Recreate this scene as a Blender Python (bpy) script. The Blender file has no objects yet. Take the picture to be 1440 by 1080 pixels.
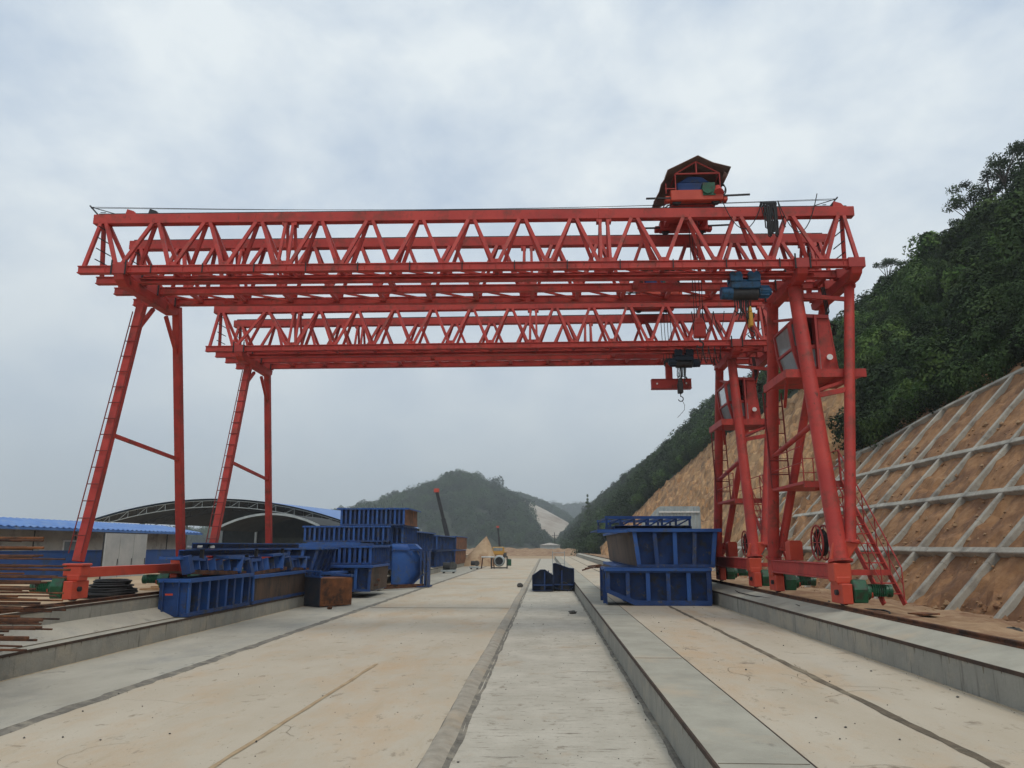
import bpy, math, random
from mathutils import Vector, Matrix, noise
random.seed(7)
R = math.radians
sc = bpy.context.scene
COL = sc.collection

# ------------------------------------------------------------------ camera, sky, sun, exposure
CAMH, FPX, PIT, YAW = 2.4, 1068.0, 0.21, 0.0445
cd = bpy.data.cameras.new('camera'); cam = bpy.data.objects.new('camera', cd); COL.objects.link(cam)
cd.sensor_width = 36; cd.lens = 36 * FPX / 1440; cd.clip_end = 6000; cd.clip_start = 0.1
cam.location = (0, 0, CAMH); cam.rotation_euler = (math.pi / 2 + PIT, 0, YAW)
sc.camera = cam

SUN_EL, SUN_AZ = R(58), R(150)          # azimuth clockwise from +Y (behind the camera, to the right)
w = bpy.data.worlds.new('World'); sc.world = w; w.use_nodes = True
nt = w.node_tree; nt.nodes.clear()
N = nt.nodes.new; L = nt.links.new
wo = N('ShaderNodeOutputWorld'); bg = N('ShaderNodeBackground'); bg.inputs['Strength'].default_value = 0.1
sky = N('ShaderNodeTexSky'); sky.sky_type = 'NISHITA'; sky.sun_disc = False
sky.sun_elevation = SUN_EL; sky.sun_rotation = SUN_AZ
sky.air_density = 1.0; sky.dust_density = 2.0
tc = N('ShaderNodeTexCoord'); mp = N('ShaderNodeMapping'); mp.inputs['Scale'].default_value = (1.5, 1.1, 2.3)
mp.inputs['Rotation'].default_value = (0.2, 0.35, 0.3)
n1 = N('ShaderNodeTexNoise'); n1.inputs['Scale'].default_value = 2.7; n1.inputs['Detail'].default_value = 7; n1.inputs['Roughness'].default_value = 0.56
n1.inputs['Distortion'].default_value = 0.1
cr = N('ShaderNodeValToRGB')
cr.color_ramp.elements[0].position = 0.36; cr.color_ramp.elements[0].color = (4.7, 5.6, 6.7, 1)
cr.color_ramp.elements[1].position = 0.64; cr.color_ramp.elements[1].color = (7.6, 8.15, 8.35, 1)
sx = N('ShaderNodeSeparateXYZ'); mr = N('ShaderNodeMapRange')
mr.inputs['From Min'].default_value = -0.02; mr.inputs['From Max'].default_value = 0.42
mr.inputs['To Min'].default_value = 0.0; mr.inputs['To Max'].default_value = 1.0
low = N('ShaderNodeMix'); low.data_type = 'RGBA'; low.inputs[6].default_value = (4.9, 5.5, 5.95, 1)
mx = N('ShaderNodeMix'); mx.data_type = 'RGBA'; mx.inputs[0].default_value = 0.90
L(tc.outputs['Generated'], mp.inputs['Vector']); L(mp.outputs['Vector'], n1.inputs['Vector'])
L(n1.outputs['Fac'], cr.inputs['Fac'])
L(tc.outputs['Generated'], sx.inputs[0]); L(sx.outputs['Z'], mr.inputs['Value'])
L(mr.outputs['Result'], low.inputs[0]); L(cr.outputs['Color'], low.inputs[7])
L(sky.outputs['Color'], mx.inputs[6]); L(low.outputs[2], mx.inputs[7])
L(mx.outputs[2], bg.inputs['Color']); L(bg.outputs[0], wo.inputs['Surface'])

sd = bpy.data.lights.new('sun', 'SUN'); sun = bpy.data.objects.new('sun', sd); COL.objects.link(sun)
sd.energy = 1.0; sd.angle = R(14); sd.color = (1.0, 0.93, 0.82)
sun.rotation_euler = (math.pi / 2 - SUN_EL, 0, math.pi - SUN_AZ)
sc.view_settings.view_transform = 'Standard'; sc.view_settings.look = 'None'
sc.view_settings.exposure = 0.28; sc.view_settings.gamma = 1.0

# ------------------------------------------------------------------ materials
def mat(name, c1, c2=None, scale=3.0, rough=0.75, detail=5, bump=0.0, bscale=20.0, metallic=0.0,
        c3=None, s3=0.6, lo=0.35, hi=0.65, stretch=(1, 1, 1), t3=(0.5, 0.62), spec=0.4, obrand=0.0):
    m = bpy.data.materials.new(name); m.use_nodes = True
    t = m.node_tree; b = t.nodes['Principled BSDF']; n = t.nodes.new; l = t.links.new
    b.inputs['Roughness'].default_value = rough; b.inputs['Metallic'].default_value = metallic
    b.inputs['Specular IOR Level'].default_value = spec
    co = n('ShaderNodeTexCoord'); ma = n('ShaderNodeMapping'); ma.inputs['Scale'].default_value = stretch
    l(co.outputs['Object'], ma.inputs['Vector'])
    no = n('ShaderNodeTexNoise'); no.inputs['Scale'].default_value = scale; no.inputs['Detail'].default_value = detail
    no.inputs['Roughness'].default_value = 0.62
    l(ma.outputs['Vector'], no.inputs['Vector'])
    rp = n('ShaderNodeValToRGB'); rp.color_ramp.elements[0].position = lo; rp.color_ramp.elements[1].position = hi
    c2 = c2 or c1
    rp.color_ramp.elements[0].color = (*c1, 1); rp.color_ramp.elements[1].color = (*c2, 1)
    l(no.outputs['Fac'], rp.inputs['Fac']); out = rp.outputs['Color']
    if c3:
        n3 = n('ShaderNodeTexNoise'); n3.inputs['Scale'].default_value = s3; n3.inputs['Detail'].default_value = 8
        n3.inputs['Roughness'].default_value = 0.7
        l(ma.outputs['Vector'], n3.inputs['Vector'])
        r3 = n('ShaderNodeMapRange'); r3.inputs['From Min'].default_value = t3[0]; r3.inputs['From Max'].default_value = t3[1]
        l(n3.outputs['Fac'], r3.inputs['Value'])
        m3 = n('ShaderNodeMix'); m3.data_type = 'RGBA'; l(r3.outputs['Result'], m3.inputs[0])
        l(out, m3.inputs[6]); m3.inputs[7].default_value = (*c3, 1); out = m3.outputs[2]
    if obrand:
        oi = n('ShaderNodeObjectInfo'); hs = n('ShaderNodeHueSaturation')
        r4 = n('ShaderNodeMapRange'); r4.inputs['To Min'].default_value = 1 - obrand; r4.inputs['To Max'].default_value = 1 + obrand
        l(oi.outputs['Random'], r4.inputs['Value']); l(r4.outputs['Result'], hs.inputs['Value']); l(out, hs.inputs['Color'])
        out = hs.outputs['Color']
    l(out, b.inputs['Base Color'])
    if bump:
        nb = n('ShaderNodeTexNoise'); nb.inputs['Scale'].default_value = bscale; nb.inputs['Detail'].default_value = 6
        l(co.outputs['Object'], nb.inputs['Vector'])
        bp = n('ShaderNodeBump'); bp.inputs['Strength'].default_value = bump; bp.inputs['Distance'].default_value = 0.03
        l(nb.outputs['Fac'], bp.inputs['Height']); l(bp.outputs['Normal'], b.inputs['Normal'])
    return m

M = {}
M['red'] = mat('red_paint', (0.36, 0.031, 0.025), (0.47, 0.050, 0.036), 1.2, 0.6, c3=(0.17, 0.04, 0.026), s3=2.6, t3=(0.5, 0.7), bump=0.12, bscale=9)
M['red2'] = mat('red_paint_faded', (0.29, 0.030, 0.027), (0.38, 0.046, 0.038), 1.5, 0.6, c3=(0.18, 0.035, 0.028), s3=2.5, t3=(0.55, 0.74))
M['redd'] = mat('shaded_red_paint', (0.14, 0.016, 0.014), (0.2, 0.024, 0.02), 3, 0.6)  # crane red darkened: shadow on the ladder rungs put into the colour
M['orange'] = mat('orange_red_paint', (0.44, 0.05, 0.026), (0.52, 0.07, 0.034), 1.5, 0.5, c3=(0.32, 0.05, 0.03), s3=2.0, t3=(0.56, 0.74))
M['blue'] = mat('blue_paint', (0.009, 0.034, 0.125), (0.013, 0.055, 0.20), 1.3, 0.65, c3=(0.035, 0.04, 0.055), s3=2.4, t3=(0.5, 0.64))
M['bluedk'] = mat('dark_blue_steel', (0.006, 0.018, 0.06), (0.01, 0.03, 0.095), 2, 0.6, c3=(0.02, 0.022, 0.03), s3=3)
M['blue_lit'] = mat('lit_bright_blue_paint', (0.015, 0.065, 0.24), (0.022, 0.095, 0.32), 1.1, 0.6, c3=(0.05, 0.07, 0.11), s3=2.2, t3=(0.52, 0.68))  # blue brightened as if lit: upper flanges, alternate ribs; also the bright shell
M['hoist'] = mat('hoist_blue', (0.008, 0.06, 0.14), (0.012, 0.10, 0.21), 3, 0.4, c3=(0.01, 0.02, 0.03), s3=5)
M['hoistd'] = mat('hoist_dark_blue', (0.008, 0.02, 0.035), (0.012, 0.03, 0.055), 3, 0.5)
M['green'] = mat('gearbox_green', (0.008, 0.06, 0.028), (0.012, 0.10, 0.045), 5, 0.4, c3=(0.03, 0.03, 0.02), s3=6)
M['dark'] = mat('dark_steel', (0.012, 0.012, 0.014), (0.03, 0.028, 0.028), 6, 0.6)
M['rope'] = mat('black_cable', (0.012, 0.012, 0.013), (0.02, 0.02, 0.02), 6, 0.7)
M['rust'] = mat('rusty_steel', (0.05, 0.022, 0.012), (0.15, 0.055, 0.022), 3.5, 0.85, c3=(0.03, 0.016, 0.012), s3=2.2, bump=0.3)
M['rust_o'] = mat('orange_rust', (0.12, 0.048, 0.018), (0.24, 0.085, 0.028), 2.5, 0.85, c3=(0.05, 0.025, 0.015), s3=1.5, bump=0.3)
M['skin'] = mat('brown_skin_plate', (0.055, 0.036, 0.026), (0.11, 0.062, 0.038), 1.5, 0.7, c3=(0.03, 0.024, 0.02), s3=1.2, stretch=(1, 1, .35))
M['tarp'] = mat('brown_tarp', (0.16, 0.115, 0.10), (0.26, 0.19, 0.165), 3, 0.85, bump=0.4, bscale=6)
M['glass'] = mat('pale_glass', (0.26, 0.30, 0.31), (0.40, 0.44, 0.45), 2, 0.15, spec=0.8)  # pale grey colour stands in for brightness seen through the cab panes
M['yellow'] = mat('yellow_paint', (0.45, 0.22, 0.02), (0.5, 0.28, 0.03), 5, 0.5)
M['white'] = mat('white_paint', (0.62, 0.62, 0.60), (0.75, 0.75, 0.73), 4, 0.6)
M['cream'] = mat('cream_panel', (0.36, 0.345, 0.30), (0.45, 0.43, 0.37), 1, 0.7, c3=(0.24, 0.22, 0.19), s3=.8)
M['greyp'] = mat('grey_panel', (0.36, 0.38, 0.38), (0.46, 0.47, 0.46), 1.2, 0.5)
M['galv'] = mat('galvanised_sheet', (0.27, 0.31, 0.32), (0.38, 0.42, 0.42), 1.5, 0.45)
M['roofb'] = mat('blue_roof', (0.06, 0.16, 0.42), (0.10, 0.22, 0.50), 1.0, 0.45, c3=(0.2, 0.28, 0.42), s3=1.5, t3=(0.52, 0.75))
M['fenceb'] = mat('blue_hoarding', (0.012, 0.055, 0.20), (0.018, 0.075, 0.26), .7, 0.6, c3=(0.03, 0.06, 0.13), s3=1.4)
M['under'] = mat('roof_underside', (0.018, 0.02, 0.02), (0.035, 0.038, 0.036), 1, 0.8)  # near black carries the shade inside the arched shed; also dark joints, posts
M['beige'] = mat('dusty_concrete', (0.44, 0.375, 0.28), (0.50, 0.44, 0.345), 0.7, 0.9, detail=9, bump=0.25, bscale=25, c3=(0.48, 0.335, 0.20), s3=0.5, t3=(0.48, 0.72), stretch=(1, .45, 1))
M['grey'] = mat('grey_concrete', (0.35, 0.325, 0.265), (0.45, 0.42, 0.345), 0.9, 0.9, detail=9, bump=0.25, bscale=25, c3=(0.31, 0.30, 0.265), s3=0.8, t3=(0.5, 0.7), stretch=(1, .5, 1))
M['pale'] = mat('pale_concrete', (0.40, 0.365, 0.295), (0.50, 0.46, 0.38), 1.1, 0.9, detail=10, bump=0.5, bscale=18, c3=(0.40, 0.30, 0.20), s3=0.5, t3=(0.56, 0.75), stretch=(1, .8, 1))
M['kerb'] = mat('kerb_concrete', (0.31, 0.295, 0.24), (0.40, 0.38, 0.31), 1.4, 0.9, detail=8, bump=0.2, bscale=30, c3=(0.44, 0.36, 0.26), s3=0.5, t3=(0.52, 0.7))
M['rib'] = mat('lattice_concrete', (0.30, 0.28, 0.235), (0.44, 0.415, 0.35), 1.2, 0.9, detail=8, bump=0.3, c3=(0.20, 0.185, 0.16), s3=1.1, t3=(.5, .68))
M['soil'] = mat('orange_soil', (0.22, 0.105, 0.042), (0.37, 0.205, 0.098), 2.6, 0.95, detail=12, bump=1.0, bscale=5, c3=(0.17, 0.085, 0.042), s3=0.9, t3=(0.45, 0.6), lo=.3, hi=.7)
M['soilp'] = mat('pale_orange_soil', (0.30, 0.15, 0.062), (0.48, 0.29, 0.14), 0.8, 0.95, detail=12, bump=1.0, bscale=1.6, c3=(0.19, 0.11, 0.055), s3=0.5, t3=(0.48, 0.62))
M['dirt'] = mat('dusty_ground', (0.36, 0.25, 0.15), (0.46, 0.34, 0.21), 0.4, 0.95, detail=10, bump=0.5, bscale=4, c3=(0.30, 0.19, 0.10), s3=0.12)
M['floor'] = mat('forest_floor', (0.018, 0.026, 0.012), (0.035, 0.045, 0.02), 0.3, 0.95)
M['palecut'] = mat('pale_cut_slope', (0.34, 0.28, 0.21), (0.46, 0.41, 0.34), 0.02, 0.95, detail=10, stretch=(1, 1, 5), c3=(0.25, 0.18, 0.12), s3=0.012)
M['leaf'] = mat('leaf_green', (0.034, 0.070, 0.016), (0.080, 0.13, 0.030), 0.5, 0.65, spec=.12, obrand=0.62, c3=(0.10, 0.15, 0.04), s3=0.9, t3=(.5, .7))
M['leafd'] = mat('leaf_dark_green', (0.021, 0.043, 0.013), (0.045, 0.070, 0.020), 0.4, 0.7, spec=.12, obrand=0.62)
M['bark'] = mat('bark', (0.04, 0.03, 0.022), (0.08, 0.06, 0.045), 4, 0.9)
M['timber'] = mat('timber', (0.26, 0.13, 0.055), (0.42, 0.24, 0.11), 3, 0.85)
M['stone'] = mat('dark_stone', (0.05, 0.048, 0.045), (0.11, 0.105, 0.095), 5, 0.9, bump=0.5)
M['groove'] = mat('groove_dirt', (0.095, 0.078, 0.055), (0.16, 0.125, 0.085), 4, 0.95, detail=8, bump=.6, c3=(0.23, .19, .13), s3=1.2)
M['grooved'] = mat('dark_mortar', (0.12, 0.11, 0.09), (0.22, 0.20, 0.165), 5, 0.95, detail=9, bump=.8, c3=(0.30, 0.27, .21), s3=1.8)
M['sand'] = mat('sand', (0.40, 0.28, 0.17), (0.50, 0.37, 0.24), 1.2, 0.95, detail=9, bump=.5, c3=(0.32, 0.2, 0.12), s3=.8)
M['bag'] = mat('white_bag', (0.45, 0.46, 0.45), (0.6, 0.6, 0.58), 4, 0.7)

gm = M['glass'].node_tree.nodes['Principled BSDF']; gm.inputs['Transmission Weight'].default_value = .35; gm.inputs['Roughness'].default_value = .08; gm.inputs['IOR'].default_value = 1.15
def face_mat():                    # kerb side: form-work concrete with water streaks running down from the steel edge
    m = mat('kerb_face_concrete', (0.24, 0.235, 0.205), (0.31, 0.30, 0.26), 1.3, 0.9, detail=9, bump=.35, bscale=18, c3=(0.34, 0.31, 0.25), s3=.9)
    t = m.node_tree; b = t.nodes['Principled BSDF']; n = t.nodes.new; l = t.links.new
    co = n('ShaderNodeTexCoord'); ma = n('ShaderNodeMapping'); ma.inputs['Scale'].default_value = (9, 9, .9)
    l(co.outputs['Object'], ma.inputs['Vector']); no = n('ShaderNodeTexNoise'); no.inputs['Scale'].default_value = 1.1
    no.inputs['Detail'].default_value = 5; l(ma.outputs['Vector'], no.inputs['Vector'])
    mr = n('ShaderNodeMapRange'); mr.inputs['From Min'].default_value = .60; mr.inputs['From Max'].default_value = .76
    l(no.outputs['Fac'], mr.inputs['Value']); mi = n('ShaderNodeMix'); mi.data_type = 'RGBA'
    src = b.inputs['Base Color'].links[0].from_socket
    l(mr.outputs['Result'], mi.inputs[0]); l(src, mi.inputs[6]); mi.inputs[7].default_value = (.11, .10, .085, 1)
    l(mi.outputs[2], b.inputs['Base Color']); return m
M['face'] = face_mat()

def pale_floor():                 # channel floor: transverse trowel scars that hold dirt
    m = M['pale']; t = m.node_tree; b = t.nodes['Principled BSDF']; n = t.nodes.new; l = t.links.new
    co = n('ShaderNodeTexCoord')
    def lay(scale, s, lo, hi, col, det=8):
        ma = n('ShaderNodeMapping'); ma.inputs['Scale'].default_value = scale
        l(co.outputs['Object'], ma.inputs['Vector']); no = n('ShaderNodeTexNoise'); no.inputs['Scale'].default_value = s
        no.inputs['Detail'].default_value = det; no.inputs['Roughness'].default_value = .75; l(ma.outputs['Vector'], no.inputs['Vector'])
        mr = n('ShaderNodeMapRange'); mr.inputs['From Min'].default_value = lo; mr.inputs['From Max'].default_value = hi
        l(no.outputs['Fac'], mr.inputs['Value']); mi = n('ShaderNodeMix'); mi.data_type = 'RGBA'
        src = b.inputs['Base Color'].links[0].from_socket
        l(mr.outputs['Result'], mi.inputs[0]); l(src, mi.inputs[6]); mi.inputs[7].default_value = (*col, 1)
        l(mi.outputs[2], b.inputs['Base Color'])
    lay((1.0, 5.5, 1), 2.2, .57, .66, (.17, .145, .11))
    lay((.7, 7.5, 1), 1.1, .60, .66, (.13, .11, .085))
    lay((2, 2.4, 1), 3.0, .62, .68, (.13, .115, .09))
    lay((4, 4, 1), 6.0, .66, .70, (.10, .09, .07))
pale_floor()
def scuffs(m, sc_, lo, hi, col, s=1.0, det=10):
    t = m.node_tree; b = t.nodes['Principled BSDF']; n = t.nodes.new; l = t.links.new
    co = n('ShaderNodeTexCoord'); ma = n('ShaderNodeMapping'); ma.inputs['Scale'].default_value = sc_
    l(co.outputs['Object'], ma.inputs['Vector']); no = n('ShaderNodeTexNoise'); no.inputs['Scale'].default_value = s
    no.inputs['Detail'].default_value = det; no.inputs['Roughness'].default_value = .72; l(ma.outputs['Vector'], no.inputs['Vector'])
    mr = n('ShaderNodeMapRange'); mr.inputs['From Min'].default_value = lo; mr.inputs['From Max'].default_value = hi
    l(no.outputs['Fac'], mr.inputs['Value']); mi = n('ShaderNodeMix'); mi.data_type = 'RGBA'
    src = b.inputs['Base Color'].links[0].from_socket
    l(mr.outputs['Result'], mi.inputs[0]); l(src, mi.inputs[6]); mi.inputs[7].default_value = (*col, 1)
    l(mi.outputs[2], b.inputs['Base Color'])
scuffs(M['beige'], (1, 1.3, 1), .60, .70, (.22, .175, .125), 1.6)
scuffs(M['beige'], (5, 5, 1), .66, .71, (.15, .12, .085), 2.0, 4)
scuffs(M['grey'], (5, 5, 1), .66, .71, (.13, .12, .10), 2.0, 4)
scuffs(M['beige'], (.25, .12, 1), .55, .80, (.44, .41, .35), 1.0, 6)
scuffs(M['beige'], (1.2, .5, 1), .59, .66, (.31, .255, .185), 3.0, 12)
scuffs(M['pale'], (1.2, .9, 1), .58, .66, (.27, .235, .18), 2.4, 12)
scuffs(M['grey'], (1.2, .6, 1), .59, .66, (.25, .24, .20), 3.0, 12)
scuffs(M['beige'], (1.6, .18, 1), .58, .78, (.40, .31, .20), 1.0)
scuffs(M['red'], (2.2, 2.2, 1), .60, .68, (.10, .03, .02), 2.6)
scuffs(M['blue'], (1, 1, 1), .60, .66, (.10, .095, .085), 3.5)
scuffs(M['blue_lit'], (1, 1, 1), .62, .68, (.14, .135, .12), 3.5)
scuffs(M['grey'], (1, 1, 1), .60, .72, (.22, .21, .18), 1.3)
scuffs(M['kerb'], (1.5, 1, 1), .62, .72, (.24, .22, .18), 1.3)

# ------------------------------------------------------------------ mesh helpers
class MB:
    def __init__(s): s.v = []; s.f = []
    def box(s, x0, x1, y0, y1, z0, z1):
        b = len(s.v)
        s.v += [Vector(p) for p in ((x0,y0,z0),(x1,y0,z0),(x1,y1,z0),(x0,y1,z0),(x0,y0,z1),(x1,y0,z1),(x1,y1,z1),(x0,y1,z1))]
        s.f += [tuple(b+i for i in q) for q in ((0,3,2,1),(4,5,6,7),(0,1,5,4),(1,2,6,5),(2,3,7,6),(3,0,4,7))]
        return s
    def bar(s, a, b_, w, h, up=(0,0,1)):
        a = Vector(a); b_ = Vector(b_); d = (b_ - a)
        if d.length < 1e-6: return s
        d.normalize(); u = Vector(up)
        if abs(d.dot(u)) > .98: u = Vector((0,1,0))
        r = d.cross(u).normalized(); u = r.cross(d).normalized(); n = len(s.v)
        for p in (a, b_):
            for i, j in ((-1,-1),(1,-1),(1,1),(-1,1)): s.v.append(p + r*(w/2*i) + u*(h/2*j))
        s.f += [tuple(n+i for i in q) for q in ((3,2,1,0),(4,5,6,7),(0,1,5,4),(1,2,6,5),(2,3,7,6),(3,0,4,7))]
        return s
    def tube(s, a, b_, r1, r2=None, n=10):
        r2 = r1 if r2 is None else r2
        a = Vector(a); b_ = Vector(b_); d = (b_ - a).normalized()
        u = Vector((0,0,1)) if abs(d.z) < .95 else Vector((0,1,0))
        x = d.cross(u).normalized(); y = d.cross(x); k = len(s.v)
        for p, r in ((a, r1), (b_, r2)):
            for i in range(n):
                t = 2*math.pi*i/n; s.v.append(p + x*(r*math.cos(t)) + y*(r*math.sin(t)))
        for i in range(n): s.f.append((k+i, k+(i+1)%n, k+n+(i+1)%n, k+n+i))
        s.f.append(tuple(k+i for i in range(n))[::-1]); s.f.append(tuple(k+n+i for i in range(n)))
        return s
    def path(s, pts, r, n=6):
        pts = [Vector(p) for p in pts]; k = len(s.v)
        for i, p in enumerate(pts):
            d = (pts[min(i+1, len(pts)-1)] - pts[max(i-1, 0)]).normalized()
            u = Vector((0,1,0)) if abs(d.y) < .9 else Vector((1,0,0))
            x = d.cross(u).normalized(); y = d.cross(x)
            for j in range(n):
                t = 2*math.pi*j/n; s.v.append(p + x*(r*math.cos(t)) + y*(r*math.sin(t)))
        for i in range(len(pts)-1):
            for j in range(n):
                a = k+i*n+j; b_ = k+i*n+(j+1)%n; s.f.append((a, b_, b_+n, a+n))
        s.f.append(tuple(k+i for i in range(n))[::-1]); s.f.append(tuple(k+(len(pts)-1)*n+i for i in range(n)))
        return s
    def ring(s, c, R_, r, axis='y', n=24, m=6, sq=1.0):
        c = Vector(c); k = len(s.v)
        for i in range(n):
            t = 2*math.pi*i/n
            for j in range(m):
                q = 2*math.pi*j/m; rr = R_ + r*math.cos(q); h = r*math.sin(q)
                if axis == 'y': p = Vector((rr*math.cos(t), h, rr*math.sin(t)*sq))
                elif axis == 'x': p = Vector((h, rr*math.cos(t), rr*math.sin(t)*sq))
                else: p = Vector((rr*math.cos(t), rr*math.sin(t)*sq, h))
                s.v.append(c + p)
        for i in range(n):
            for j in range(m):
                s.f.append((k+i*m+j, k+i*m+(j+1)%m, k+((i+1)%n)*m+(j+1)%m, k+((i+1)%n)*m+j))
        return s
    def prism(s, prof, a0, a1, axis='y'):       # closed profile extruded along an axis
        k = len(s.v); n = len(prof)
        for a in (a0, a1):
            for p, q in prof:
                s.v.append(Vector((p, a, q)) if axis == 'y' else Vector((a, p, q)) if axis == 'x' else Vector((p, q, a)))
        for i in range(n): s.f.append((k+i, k+(i+1)%n, k+n+(i+1)%n, k+n+i))
        s.f.append(tuple(k+i for i in range(n))); s.f.append(tuple(k+n+i for i in range(n))[::-1])
        return s
    def quad(s, *p):
        k = len(s.v); s.v += [Vector(q) for q in p]; s.f.append(tuple(range(k, k+len(p)))); return s
    def shear(s, sk):
        for v in s.v: v.y += sk * v.x
        return s
    def rot(s, c, rz):
        c = Vector(c); m = Matrix.Rotation(rz, 3, 'Z'); s.v = [c + m @ (v - c) for v in s.v]; return s
    def tilt(s, c, ry):
        c = Vector(c); m = Matrix.Rotation(ry, 3, 'Y'); s.v = [c + m @ (v - c) for v in s.v]; return s
    def build(s, name, m, parent=None, bev=0.0, smooth=False, mats=None, fm=None):
        org = Vector(parent['_o']) if parent is not None else Vector((0,0,0))
        me = bpy.data.meshes.new(name); me.from_pydata([v - org for v in s.v], [], s.f)
        if mats:
            for q in mats: me.materials.append(q)
            for p, i in zip(me.polygons, fm): p.material_index = i
        else: me.materials.append(M[m] if isinstance(m, str) else m)
        o = bpy.data.objects.new(name, me); COL.objects.link(o)
        import bmesh
        bm = bmesh.new(); bm.from_mesh(me)
        if not mats: bmesh.ops.recalc_face_normals(bm, faces=bm.faces)
        bm.to_mesh(me); bm.free()
        if smooth:
            for p in me.polygons: p.use_smooth = True
            me.set_sharp_from_angle(angle=R(40))
        if bev:
            bv = o.modifiers.new('bevel', 'BEVEL'); bv.width = bev; bv.segments = 1; bv.limit_method = 'ANGLE'
        if parent is not None:
            o.parent = parent; o['_o'] = list(org)
        return o

def thing(name, loc, label, cat, group=None):
    o = bpy.data.objects.new(name, None); COL.objects.link(o); o.location = loc; o.empty_display_size = .3
    o['_o'] = list(loc); tag(o, label, cat, group); return o
def tag(o, label=None, cat=None, group=None, kind=None):
    if label: o['label'] = label
    if cat: o['category'] = cat
    if group: o['group'] = group
    if kind: o['kind'] = kind
    return o
def struct(o): o['kind'] = 'structure'; return o
def solo(mb, name, m, label, cat, group=None, base=None, **k):   # a thing that is one mesh, origin at its base
    if base is None:
        xs = [v.x for v in mb.v]; ys = [v.y for v in mb.v]; zs = [v.z for v in mb.v]
        base = Vector(((min(xs)+max(xs))/2, (min(ys)+max(ys))/2, min(zs)))
    base = Vector(base); mb.v = [v - base for v in mb.v]
    o = mb.build(name, m, **k); o.location = base; return tag(o, label, cat, group)
def at(px, py, Y):       # a point of the place that the photograph shows at (px, py), Y metres up the yard
    fw = Vector((-math.sin(YAW)*math.cos(PIT), math.cos(YAW)*math.cos(PIT), math.sin(PIT)))
    rt = Vector((math.cos(YAW), math.sin(YAW), 0)); up = rt.cross(fw)
    d = fw + rt*((px-720)/FPX) - up*((py-540)/FPX); t = Y/d.y
    return Vector((d.x*t, Y, CAMH + d.z*t))
def fbm(x, y, z, o=4): return noise.fractal(Vector((x, y, z)), 1.0, 2.0, o)

# ------------------------------------------------------------------ ground, slabs, kerbs
KZ, ZR, ZL = 0.45, 1.06, 1.05
XB, XBT, XA, XD, XL, XG, XG2, XH, XI = -9.92, -10.35, -10.9, -7.2, -1.45, 1.52, 2.40, 4.03, 5.70
YE = 150.0
def grid_sheet(name, m, x0, x1, y0, y1, nx, ny, fz, expo=1.0):
    b = MB()
    for j in range(ny+1):
        y = y0 + (y1-y0)*(j/ny)**expo
        for i in range(nx+1):
            x = x0 + (x1-x0)*i/nx; b.v.append(Vector((x, y, fz(x, y))))
    for j in range(ny):
        for i in range(nx):
            a = j*(nx+1)+i; b.f.append((a, a+1, a+nx+2, a+nx+1))
    return struct(b.build(name, m, smooth=True))
grid_sheet('ground', 'dirt', -950, 950, -40, 1750, 40, 60, lambda x, y: -0.06)
def strip(name, m, x0, x1, z0, z1, y0=-4, y1=YE, amp=.004):
    return grid_sheet(name, m, x0, x1, y0, y1, 6, 90, lambda x, y: z0 + (z1-z0)*(x-x0)/(x1-x0) + amp*fbm(x*1.3, y*.5, 3), 1.6)
strip('grey_concrete_ground', 'grey', XB, XD-.06, 0.0, 0.0)
strip('dusty_concrete_ground', 'beige', XD+.05, XL, 0.0, 0.0)
strip('channel_floor', 'pale', XL+.28, XG, -0.02, -0.02)
strip('raised_concrete_ground', 'beige', XG2+.012, XI, KZ, KZ)
strip('left_raised_ground', 'grey', XA, XBT+.02, .72, KZ+.006)
strip('left_yard_ground', 'dirt', -34, XA-.42, ZL-.25, ZL-.03, y1=130, amp=.05)
M['foot'] = mat('slope_foot_soil', (0.24, 0.14, 0.07), (0.40, 0.27, 0.16), 1.5, 0.95, detail=12, bump=1.0, bscale=6, c3=(0.20, 0.10, 0.05), s3=0.6, t3=(0.48, 0.64))
grid_sheet('right_dirt_ground', 'foot', XI+.80, 12.2, -2, 150, 26, 420, lambda x, y: (ZR-.03)+(.78-ZR+.03)*min(1, (x-XI-.8)/4) + min(1, (x-XI-.8)/.7)*(.10*fbm(x*.9, y*.7, 3)+.05*fbm(x*3.5, y*3.5, 8)), 1.5)
# left groove: a ragged dark mortar strip
def ragged(name, m, xc, w, z, y0=-4, y1=YE, n=420, jit=.03, h=.012):
    b = MB()
    for j in range(n+1):
        y = y0 + (y1-y0)*(j/n)**1.9
        a = w*(.5 + .35*fbm(y*1.7, 1, 2)); c = w*(.5 + .35*fbm(y*1.3, 7, 5)); k = jit*fbm(y*.8, 3, 9)
        for i, (dx, dz) in enumerate(((-a, -.004), (-a*.5, h*(1+fbm(y*3, 2, 2))), (c*.3, h*.5), (c, -.004))):
            b.v.append(Vector((xc+dx+k, y, z+dz)))
    for j in range(n):
        for i in range(3):
            q = j*4+i; b.f.append((q, q+1, q+5, q+4))
    return struct(b.build(name, m))
ragged('slab_joint', 'grooved', XD, .26, .006, h=.016)
ragged('slab_joint', 'groove', XH, .12, KZ+.008, jit=.015, h=.004)
ragged('slab_joint', 'groove', XBT+.03, .05, KZ+.012, jit=.01, h=.003)
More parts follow.
